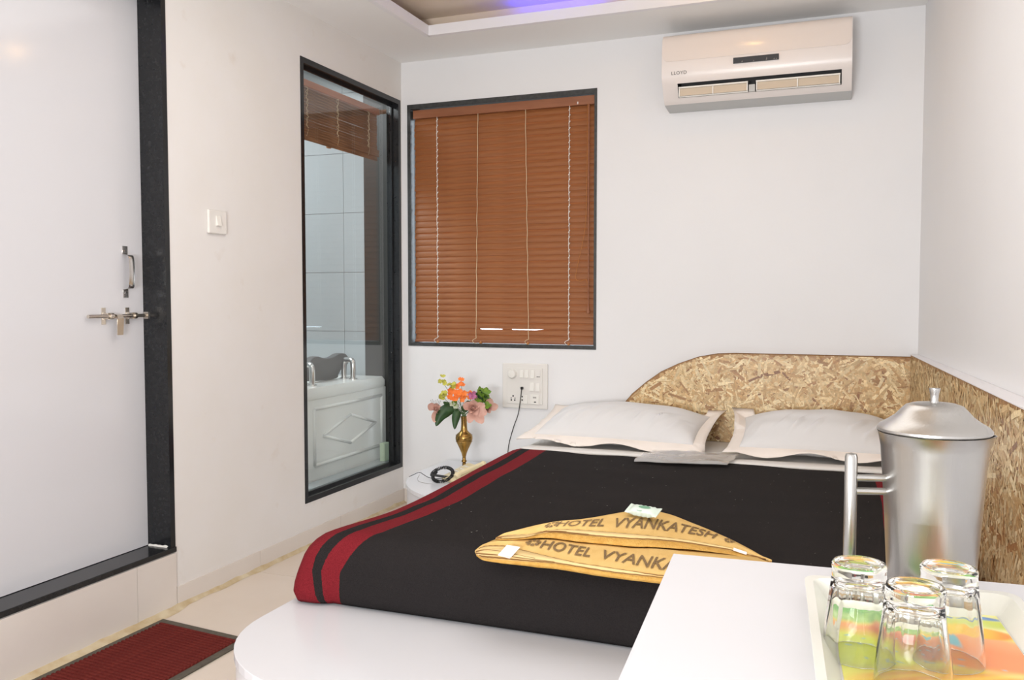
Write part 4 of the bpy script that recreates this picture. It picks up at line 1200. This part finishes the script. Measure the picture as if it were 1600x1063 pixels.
# big dusty rose
tip = FP(.044, -.020, .322)
rt_ = flower('rose', 'large drooping dusty pink rose at the right of the vase', 'flower', tip, 'artificial flowers in the brass vase'); stem_to(rt_, tip, bend=.01)
def rose(root, c, sc, face_az, outer):
    # spiral of cupped petals turned to the viewer
    tilt = Matrix.Translation(c) @ Matrix.Rotation(face_az, 4, 'Z') @ Matrix.Rotation(R(62), 4, 'X')
    for k in range(14):
        t = k/13; r0 = .004+.010*t; az = k*2.4; L = sc*(.026+.018*t); Wd = sc*(.022+.032*t); el = R(78-52*t)
        bm = petal_bm(L, Wd, .35-.12*t, .5-.9*t)
        m4 = tilt @ Matrix.Rotation(az, 4, 'Z') @ Matrix.Translation((0, r0*sc*.5, 0)) @ Matrix.Rotation(el, 4, 'X')
        bmesh.ops.transform(bm, matrix=m4, verts=bm.verts); obj('petal', bm, M_petal, root, smooth=True)
    for (dx, dz, L, Wd, ang) in outer:
        bm = petal_bm(L, Wd, .08, .25)
        m4 = Matrix.Translation(c) @ Matrix.Rotation(face_az, 4, 'Z') @ Matrix.Rotation(R(90), 4, 'X') @ Matrix.Rotation(ang, 4, 'Z') @ Matrix.Rotation(R(14), 4, 'X') @ Matrix.Translation((0, .012, 0))
        bmesh.ops.transform(bm, matrix=m4, verts=bm.verts); obj('outer_petal', bm, M_petal, root, smooth=True)
rose(rt_, tip, .9, FR, [(0, 0, .078, .052, R(-142)), (0, 0, .066, .055, R(-105)), (0, 0, .058, .045, R(-70)), (0, 0, .062, .040, R(165)), (0, 0, .045, .045, R(60))])
tip = FP(-.135, -.01, .318)
r2 = flower('rose', 'small dusty pink rose at the far left of the vase', 'flower', tip, 'artificial flowers in the brass vase'); stem_to(r2, tip, bend=.02)
rose(r2, tip, .62, FR+R(20), [(0, 0, .055, .035, R(165)), (0, 0, .045, .04, R(60))])
bm = bmesh.new()
for k in range(7):
    a = FP(-.135+.004*(k-3), -.012, .335); b = FP(-.135+.008*(k-3), -.016, .362+.004*math.sin(k*2)); tube(bm, [a, b], .0007, 4); lathe(bm, [(.0, -.002), (.0018, 0), (0, .002)], b, 6)
obj('stamen', bm, M_wire, r2)
tip = FP(.112, .01, .318)
r3 = flower('rose', 'pale pink rose half hidden behind the large rose', 'flower', tip, 'artificial flowers in the brass vase'); stem_to(r3, tip, bend=.02)
rose(r3, tip, .6, FR, [(0, 0, .05, .04, R(-70)), (0, 0, .05, .04, R(-20))])
# orange cluster
tip = FP(-.022, -.010, .385)
oc = flower('flower_cluster', 'bright orange cluster flower at the top of the bouquet', 'flower', tip, 'artificial flowers in the brass vase'); stem_to(oc, tip)
def floret(root, c, r, m, az, tiltv, n=5, name='floret'):
    bm = bmesh.new()
    for k in range(n):
        pb = petal_bm(r, r*.95, .10, .35, 3, 3)
        m4 = Matrix.Translation(c) @ Matrix.Rotation(az, 4, 'Z') @ Matrix.Rotation(tiltv, 4, 'X') @ Matrix.Rotation(2*PI*k/n, 4, 'Z')
        vm = [bm.verts.new(m4 @ v.co) for v in pb.verts]; pb.verts.index_update()
        for f_ in pb.faces: bm.faces.new([vm[v.index] for v in f_.verts])
        pb.free()
    return obj(name, bm, m, root, smooth=True)
rf = random.Random(11)
for k in range(22):
    a = rf.uniform(0, 2*PI); q = math.sqrt(rf.random()); x = -.024+.056*q*math.cos(a); z = .382+.046*q*math.sin(a)
    if x > .0 and z < .36: z += .02
    floret(oc, FP(x, -.03*(1-q)-.005+rf.uniform(-.006, .006), z), .0155, M_orange, FR+rf.uniform(-.5, .5), R(70)+rf.uniform(-.5, .5))
tip = FP(-.014, 0, .440)
oc2 = flower('flower_sprig', 'small orange sprig standing above the orange cluster', 'flower', tip, 'artificial flowers in the brass vase'); stem_to(oc2, tip, .0010)
for (x, z) in ((-.018, .462), (-.008, .460), (-.014, .442), (-.004, .434), (-.020, .436)): floret(oc2, FP(x, 0, z), .012, M_orange, FR, R(50))
# yellow green sprays
for q, (x0, z0, lab, pts_) in enumerate(((-.104, .452, 'tall yellow green spray rising highest at the left', [(-.103, .474), (-.096, .452), (-.112, .452), (-.090, .446)]),
                                         (-.106, .378, 'yellow green spray at the left below the tall one', [(-.106, .392), (-.094, .385), (-.116, .378), (-.104, .366), (-.092, .398)]),
                                         (-.062, .425, 'yellow green spray touching the orange cluster', [(-.066, .434), (-.052, .430), (-.060, .416), (-.045, .440)]))):
    tip = FP(x0, 0, z0)
    ys = flower('flower_spray', lab, 'flower', tip, 'artificial flowers in the brass vase'); stem_to(ys, tip, .0010)
    for (x, z) in pts_:
        for kk in range(2): floret(ys, FP(x+rf.uniform(-.005, .005), rf.uniform(-.012, .004), z+rf.uniform(-.005, .005)), .013, M_yellow, FR+rf.uniform(-1, 1), R(60)+rf.uniform(-.6, .6), 6)
# mauve flower
tip = FP(.044, -.004, .386)
mv = flower('mauve_flower', 'small mauve flower between the orange cluster and lime leaves', 'flower', tip, 'artificial flowers in the brass vase'); stem_to(mv, tip)
for k in range(7): floret(mv, FP(.044+rf.uniform(-.014, .014), rf.uniform(-.012, .004), .386+rf.uniform(-.012, .012)), .014, M_purple, FR+rf.uniform(-.6, .6), R(70)+rf.uniform(-.5, .5))
# lime ruffled leaf head
tip = FP(.088, .004, .360)
lg = flower('leaf_cluster', 'ruffled lime green leaf cluster at the right of the bouquet', 'leaves', tip, 'artificial leaves in the brass vase'); stem_to(lg, tip)
for k in range(16):
    c = FP(.088+rf.uniform(-.022, .026), rf.uniform(-.018, .012), .360+rf.uniform(-.045, .045)); 
    floret(lg, c, .024, M_leafl if k % 4 else M_leafd, FR+rf.uniform(-.8, .8), R(65)+rf.uniform(-.7, .7), 4, 'leaflet')
# dark lily leaves
def leaf(label, pts_, wd, depth):
    tip = FP(pts_[0][0], depth, pts_[0][1])
    root = flower('lily_leaf', label, 'leaf', tip, 'artificial leaves in the brass vase'); stem_to(root, tip)
    P_ = smooth_path([FP(x, depth-.01*i, z) for i, (x, z) in enumerate(pts_)], 5); bm = bmesh.new(); rows = []
    n = len(P_)
    for i, p in enumerate(P_):
        t = i/(n-1); d = (P_[min(i+1, n-1)]-P_[max(0, i-1)]).normalized(); side = d.cross(Vector((math.sin(FR), -math.cos(FR), 0))).normalized()
        w_ = wd*(math.sin(PI*(.08+.92*t)**.8)**.8 if t < 1 else 0)*.5+.0004
        back = Vector((-math.sin(FR), math.cos(FR), 0))
        rows.append([bm.verts.new(p+side*w_+back*w_*.3), bm.verts.new(p), bm.verts.new(p-side*w_+back*w_*.3)])
    grid_faces(bm, rows); o = obj('blade', bm, M_leafd, root, smooth=True); so = o.modifiers.new('thick', 'SOLIDIFY'); so.thickness = .0006
leaf('broad dark leaf drooping to the lower left of the vase', [(-.05, .320), (-.085, .312), (-.112, .285), (-.132, .240)], .060, -.012)
leaf('dark leaf hanging straight down beside the vase neck', [(-.022, .312), (-.034, .295), (-.040, .262), (-.042, .226)], .040, -.018)
leaf('dark leaf pointing left above the broad leaf', [(-.030, .320), (-.060, .332), (-.085, .345), (-.098, .356)], .026, .008)
leaf('dark leaf behind the large rose near the vase mouth', [(-.006, .305), (.006, .322), (.018, .345), (.022, .362)], .036, .012)
tip = FP(-.046, -.006, .335)
pf = flower('filler_sprig', 'pale green filler sprig in the middle of the bouquet', 'flower', tip, 'artificial flowers in the brass vase'); stem_to(pf, tip)
for k in range(7): floret(pf, FP(-.046+rf.uniform(-.016, .016), rf.uniform(-.012, .004), .335+rf.uniform(-.03, .025)), .015, M_palegr if k % 3 else M_leafl, FR+rf.uniform(-.8, .8), R(70)+rf.uniform(-.5, .5))

# telephone
ph = empty('telephone', (-1.622, 3.625, .250), 0, 'cream desk telephone with coiled black cord beside the brass vase', 'telephone')
ph.rotation_euler = (0, 0, R(-35))
def pl(bm): return bm
bm = bmesh.new(); prism(bm, [(-.085, 0), (.075, 0), (.075, .062), (.060, .066), (-.085, .018)], 'x', -.08, .075)
obj('base', bm, M_cream, ph, world=False, bev=.006, smooth='auto')
bm = bmesh.new(); tube(bm, smooth_path([(.052, -.080, .034), (.052, -.055, .050), (.052, .0, .064), (.052, .05, .076), (.052, .072, .076)], 5), .0135, 10, rf=lambda t: 1.3 if t < .16 or t > .84 else .9)
obj('handset', bm, M_cream, ph, world=False, smooth='auto')
bm = bmesh.new()
for i in range(4):
    for j in range(3):
        y = -.045+.026*i; z = .018+(y+.085)*(.048/.145); box(bm, -.05+.024*j-.008, -.05+.024*j+.008, y-.008, y+.008, z-.002, z+.0015)
obj('keypad', bm, M_plastic, ph, world=False)
# coiled cord lying in a ring
bm = bmesh.new(); pts = []
cc = Vector((-1.716, 3.575, .258))
nt_ = 46
for k in range(nt_*8+1):
    t = k/(nt_*8); a = 2*PI*1.12*t+2.6; rr = .045+.007*t; rr2 = .0068
    ph_ = 2*PI*nt_*t
    dv_ = rr*math.sin(a); p = cc+Vector((rr*math.cos(a), dv_*.88, .020+dv_*.47+.006*t)); rad_ = Vector((math.cos(a), math.sin(a), 0))
    pts.append(p+rad_*rr2*math.cos(ph_)+Vector((0, 0, rr2*math.sin(ph_))))
tube(bm, pts, .0024, 5)
d_ = pts[-1]
tube(bm, smooth_path([d_, d_+Vector((.03, .01, -.004)), (-1.635, 3.610, .262), (-1.625, 3.63, .275)], 5), .006, 6)
me_o = obj('coiled_cord', bm, M_black, None, smooth=True)
me_o.parent = ph; me_o.matrix_parent_inverse = (Matrix.Translation(ph.location) @ Matrix.Rotation(R(-35), 4, 'Z')).inverted()
bm = bmesh.new(); tube(bm, smooth_path([(-1.905, 3.60, .2525), (-1.884, 3.6, .262), (-1.85, 3.6, .277), (-1.827, 3.6, .268), (-1.80, 3.60, .2565), (-1.75, 3.59, .256), (-1.70, 3.60, .264)], 6), .0016, 6)
tag(obj('telephone_wire', bm, M_wire), 'thin black wire arching over the bedside shelf to the coiled cord', 'wire')
bm = bmesh.new(); tube(bm, smooth_path([(-1.88, 3.66, .2515), (-1.84, 3.56, .2515), (-1.79, 3.51, .2515), (-1.73, 3.50, .2515)], 6), .0008, 5)
tag(obj('thin_wire', bm, M_greywire), 'hair thin grey wire lying flat on the bedside shelf', 'wire')

# ------------------------------------------------------------------ doormat
dm = empty('doormat', (-1.96, 1.8, 0), label='dark red ribbed doormat with rubber border below the door', cat='doormat')
Q = [(-1.757, 2.225), (-2.146, 2.262), (-2.160, 1.20), (-1.765, 1.19)]
bm = bmesh.new(); prism(bm, Q, 'z', 0.0005, .006)
obj('border', bm, M_matedge, dm, bev=.002)
def qp(s, t):   # s across (0 = wall side), t along from far end
    a = Vector((*Q[1], 0)).lerp(Vector((*Q[2], 0)), t); b = Vector((*Q[0], 0)).lerp(Vector((*Q[3], 0)), t); return a.lerp(b, s)
bm = bmesh.new(); a, b, c, d = qp(.07, .027), qp(.935, .027), qp(.935, .97), qp(.07, .97)
prism(bm, [(p.x, p.y) for p in (a, b, c, d)], 'z', .006, .0072); obj('pile_base', bm, M_matred, dm)
nr = 62; proto = None
for k in range(nr):
    t = .03+(.94)*(k+.5)/nr
    pa, pb = qp(.072, t), qp(.933, t); c_ = (pa+pb)/2; L = (pb-pa).length
    if proto is None:
        bm = bmesh.new(); hw = 1.06*.94/nr*.33
        prism(bm, [(-hw, .0071), (-hw*.6, .0112), (hw*.6, .0112), (hw, .0071)], 'x', -L/2, L/2)
        proto = obj('rib', bm, M_matred, dm, world=False); s_ = proto
    else: s_ = proto.copy(); COL.objects.link(s_)
    s_.location = c_-Vector(dm.location); s_.location.z = 0
    s_.rotation_euler = (0, 0, math.atan2(pb.y-pa.y, pb.x-pa.x)); s_.scale = (L/(.336), 1, 1) if False else (1, 1, 1)

# ------------------------------------------------------------------ foreground table
TB = Vector((-0.2085, 1.164, 0)); TR = R(3.3)
tb = empty('side_table', TB, TR, 'white laminate table in the right foreground carrying tray and jug', 'table')
bm = bmesh.new(); box(bm, 0, .70, -1.1, 0, .722, .750); obj('table_top', bm, M_white, tb, world=False, bev=.0012)
for (x, y) in ((.03, -.03), (.62, -.03), (.03, -1.07), (.62, -1.07)):
    obj('leg', bx(x-.02, x+.02, y-.02, y+.02, 0, .722), M_lamedge, tb, world=False, bev=.002)
bm = bmesh.new(); box(bm, .05, .60, -.042, -.022, .66, .722); box(bm, .022, .042, -1.05, -.05, .66, .722); box(bm, .608, .628, -1.05, -.05, .66, .722)
obj('apron', bm, M_lamedge, tb, world=False)

# tray
ty = empty('serving_tray', (-0.034, 1.052, .7502), R(4), 'white melamine tray with a bright fruit print under the glasses', 'tray')
TW, TD = .222, .34
bm = bmesh.new()
def rr_(x0, x1, y0, y1, z, r, n=5):
    return ring(bm, x0, x1, y0, y1, z, r, n)
rs = [rr_(.026, TW-.024, -TD+.026, -.026, .0, .012), rr_(.006, TW-.006, -TD+.006, -.006, .021, .016), rr_(0, TW, -TD, 0, .0235, .018), rr_(.0, TW, -TD, 0, .0255, .018), rr_(.009, TW-.009, -TD+.009, -.009, .0255, .016),
      rr_(.025, TW-.024, -TD+.025, -.025, .0055, .008)]
grid_faces(bm, rs, wrap=True); bm.faces.new(rs[0][::-1]); bm.faces.new(rs[-1])
obj('dish', bm, M_tray, ty, smooth='auto', world=False)
# printed picture: soft painted fruit and leaves, one colour per fine cell
nx_, ny_ = 110, 170
px0, px1, py0_, py1_ = .0265, TW-.0255, -TD+.0265, -.0265
def sstep(a, b, x): t = np.clip((x-a)/(b-a), 0, 1); return t*t*(3-2*t)
gx, gy = np.meshgrid(np.linspace(0, 1, nx_), np.linspace(0, 1, ny_))   # gy 0 = back
X = gx*(px1-px0); Y = gy*(py1_-py0_)
img = np.zeros((ny_, nx_, 3)); 
def L3(c): return np.array(lin(c))
img[:] = L3((236, 236, 120))
def blend(mask, c): 
    global img
    img = img*(1-mask[..., None])+L3(c)*mask[..., None]
def ell(cx, cy, rx, ry, ang, soft=.12):
    ca, sa = math.cos(ang), math.sin(ang); u = ((X-cx)*ca+(Y-cy)*sa)/rx; v = (-(X-cx)*sa+(Y-cy)*ca)/ry
    return 1-sstep(1-soft, 1+soft, np.sqrt(u*u+v*v)), u, v
rip = .5+.5*np.sin(X*190+Y*260+3*np.sin(Y*70)); rip2 = .5+.5*np.sin(X*90-Y*150)
blend(.55*rip2*sstep(.06, .14, X), (250, 246, 190))
m, u, v = ell(.022, .014, .070, .044, .15, .25); blend(m, (98, 190, 84)); blend(m*.7*rip, (52, 150, 50)); blend(m*sstep(.2, .9, v), (190, 226, 150))
m, u, v = ell(.062, .036, .040, .030, .5, .3); blend(m*.8, (150, 196, 96)); blend(m*.6*rip, (86, 150, 60))
m, u, v = ell(.03, .085, .075, .016, .25, .5); blend(m, (250, 170, 110))
m, u, v = ell(.118, .105, .085, .048, .32, .15); blend(m, (247, 150, 92)); blend(m*sstep(-.1, -.9, u), (196, 104, 84)); blend(m*sstep(0, -1, v)*.6, (250, 190, 130))
m, u, v = ell(.070, .125, .030, .022, .4, .4); blend(m*.85, (190, 108, 92))
m, u, v = ell(.138, .056, .034, .016, .2, .2); blend(m, (252, 196, 40)); blend(m*sstep(.2, 1, u), (250, 140, 30))
m, u, v = ell(.110, .048, .018, .020, 0, .4); blend(m, (250, 214, 70))
m, u, v = ell(.146, .012, .026, .006, .1, .3); blend(m, (84, 134, 206))
m, u, v = ell(.108, .075, .007, .028, -.3, .3); blend(m, (120, 196, 214))
m, u, v = ell(.15, .028, .05, .012, .1, .5); blend(m*.7, (196, 214, 60))
m, u, v = ell(.015, .135, .05, .045, 0, .4); blend(m*.8, (214, 232, 60))
rg = np.random.RandomState(3)
for k in range(60):
    cx_, cy_ = rg.rand()*.17, .09+rg.rand()*.16; m, u, v = ell(cx_, cy_, .002+.002*rg.rand(), .002, 0, .4); blend(m*.5, (150, 200, 220))
m, u, v = ell(.10, .21, .09, .05, -.2, .3); blend(m, (250, 200, 80)); blend(m*rip*.5, (240, 140, 70))
V = [(px0+X[j, i], py1_-Y[j, i], .0062) for j in range(ny_) for i in range(nx_)]
F = [(j*nx_+i, (j+1)*nx_+i, (j+1)*nx_+i+1, j*nx_+i+1) for j in range(ny_-1) for i in range(nx_-1)]
me = bpy.data.meshes.new('fruit_print'); me.from_pydata(V, [], F)
ca = me.color_attributes.new('print', 'FLOAT_COLOR', 'POINT'); ca.data.foreach_set('color', np.concatenate([img.reshape(-1, 3), np.ones((nx_*ny_, 1))], 1).astype(np.float32).ravel())
tag(finish('fruit_print', me, M_trayart, ty, world=False), 'bright painted fruit print on the tray floor')

# jug
jg = empty('water_jug', (.1055, 1.112, .7505), R(0), 'brushed steel water jug with lid and bar handle behind the tray', 'jug')
bm = bmesh.new()
prof = [(.0, .0), (.0455, .0), (.047, .002), (.0500, .06), (.0535, .12), (.0575, .175), (.0605, .191), (.0615, .1925), (.0600, .1925), (.0565, .178), (.048, .02), (.0, .012)]
rings = lathe(bm, prof[1:-1], (0, 0, 0), 64, cap=True)
# small pouring lip on the far side of the handle
for v in bm.verts:
    a = math.atan2(v.co.y, v.co.x); k = max(0, 1-abs(((a+.10+PI) % (2*PI))-PI)/.55)*max(0, (v.co.z-.15)/.042)
    if k > 0: v.co.x *= 1+.07*k*k; v.co.y *= 1+.07*k*k
obj('body', bm, M_jug, jg, smooth='auto', world=False)
bm = bmesh.new()
prof = [(.0605, .193), (.0620, .1945), (.0620, .197), (.0590, .2005), (.0500, .206), (.0420, .212), (.0360, .219), (.0310, .224), (.0240, .2265), (.006, .2275)]
lathe(bm, prof, (0, 0, 0), 64)
ld = obj('lid', bm, M_jug, jg, smooth='auto', world=False)
bm = bmesh.new(); lathe(bm, [(.0050, .2272), (.0042, .231), (.0048, .238), (.0062, .2435), (.0062, .2445), (.0, .2447)], (0, 0, 0), 24)
obj('knob', bm, M_jug, ld, smooth='auto', world=False)
# handle: a straight bar on two short arms
ha = R(180+16); hx, hy_ = .0935*math.cos(ha), .0935*math.sin(ha)
bm = bmesh.new(); prof = [(.0, .0), (.0062, .0), (.0072, .002), (.0072, .154), (.0060, .1575), (.0, .159)]
lathe(bm, prof[1:], (hx, hy_, .008), 20)
for z in (.137, .121):
    tube(bm, [(.052*math.cos(ha), .052*math.sin(ha), z), (hx, hy_, z)], .0043, 12)
obj('handle', bm, M_jug, jg, smooth='auto', world=False)

# tumblers upside down
def tumbler(label, x, y, rz):
    root = empty('glass_tumbler', (x, y, .7568), rz, label, 'glass', 'upside down glasses on the tray')
    bm = bmesh.new()
    H_ = .0905
    n = 64
    def ridge(a, z): 
        k = max(0, min(1, (z-.030)/.02))*max(0, min(1, (.083-z)/.010)); return 1-.055*k*(abs(math.cos(a*4.5))**.8)
    outp = [(.0325, .0), (.0328, .002), (.0320, .012), (.0305, .030), (.0290, .045), (.0272, .060), (.0258, .072), (.0250, .080), (.0246, .083), (.0250, .0855), (.0248, .0885), (.0236, .0903)]
    inp = [(.0225, .0905), (.0205, .0885), (.010, .0875)]
    inner = [(.0310, .0), (.0305, .006), (.0285, .030), (.0262, .050), (.0232, .064), (.0185, .071), (.010, .0735)]
    R1 = lathe(bm, outp, (0, 0, 0), n, cap=False, ridge=ridge)
    R2 = lathe(bm, inp, (0, 0, 0), n, cap=False)
    R3 = lathe(bm, inner, (0, 0, 0), n, cap=False)
    for A, B in ((R1[-1], R2[0]), (R1[0], R3[0])):
        for k in range(n): bm.faces.new((A[k], A[(k+1) % n], B[(k+1) % n], B[k]))
    bm.faces.new(R2[-1]); bm.faces.new(R3[-1])
    obj('vessel', bm, M_tumbler, root, smooth='auto', world=False)
tumbler('upside down glass at the left, before the jug handle', .0215, .876, R(10))
tumbler('upside down glass standing foremost in the middle', .0665, .824, R(33))
tumbler('upside down glass at the right, before the jug body', .1005, .893, R(50))

# ------------------------------------------------------------------ lamps in the ceiling tray
dl = empty('downlight', (-.414, 3.404, 2.452), label='small round warm downlight in the recessed ceiling', cat='lamp')
bm = bmesh.new(); lathe(bm, [(.05, -.001), (.05, -.012), (.035, -.016), (.03, -.008)], (0, 0, 0), 28, cap=False); obj('ring', bm, M_lampring, dl, smooth='auto', world=False)
bm = bmesh.new(); bmesh.ops.create_uvsphere(bm, u_segments=16, v_segments=10, radius=.026, matrix=Matrix.Translation((0, 0, -.018))); obj('bulb', bm, M_bulb, dl, smooth=True, world=False)
cl = empty('ceiling_rose', (-1.545, 3.47, 2.452), label='plain round cream fitting on the recessed ceiling', cat='ceiling fitting')
bm = bmesh.new(); lathe(bm, [(.10, 0), (.098, -.012), (.075, -.022), (.03, -.028)], (0, 0, 0), 40); obj('dome', bm, M_cove, cl, smooth='auto', world=False)
led = empty('led_strip', (-1.21, 3.745, 2.39), label='blue glowing light strip lying in the ceiling cove', cat='light')
obj('glow_tube', bx(-1.42, -1.0, 3.738, 3.748, 2.3892, 2.397), M_blue, led)
obj('holder', bx(-1.43, -.99, 3.750, 3.760, 2.3875, 2.400), M_plastic, led)
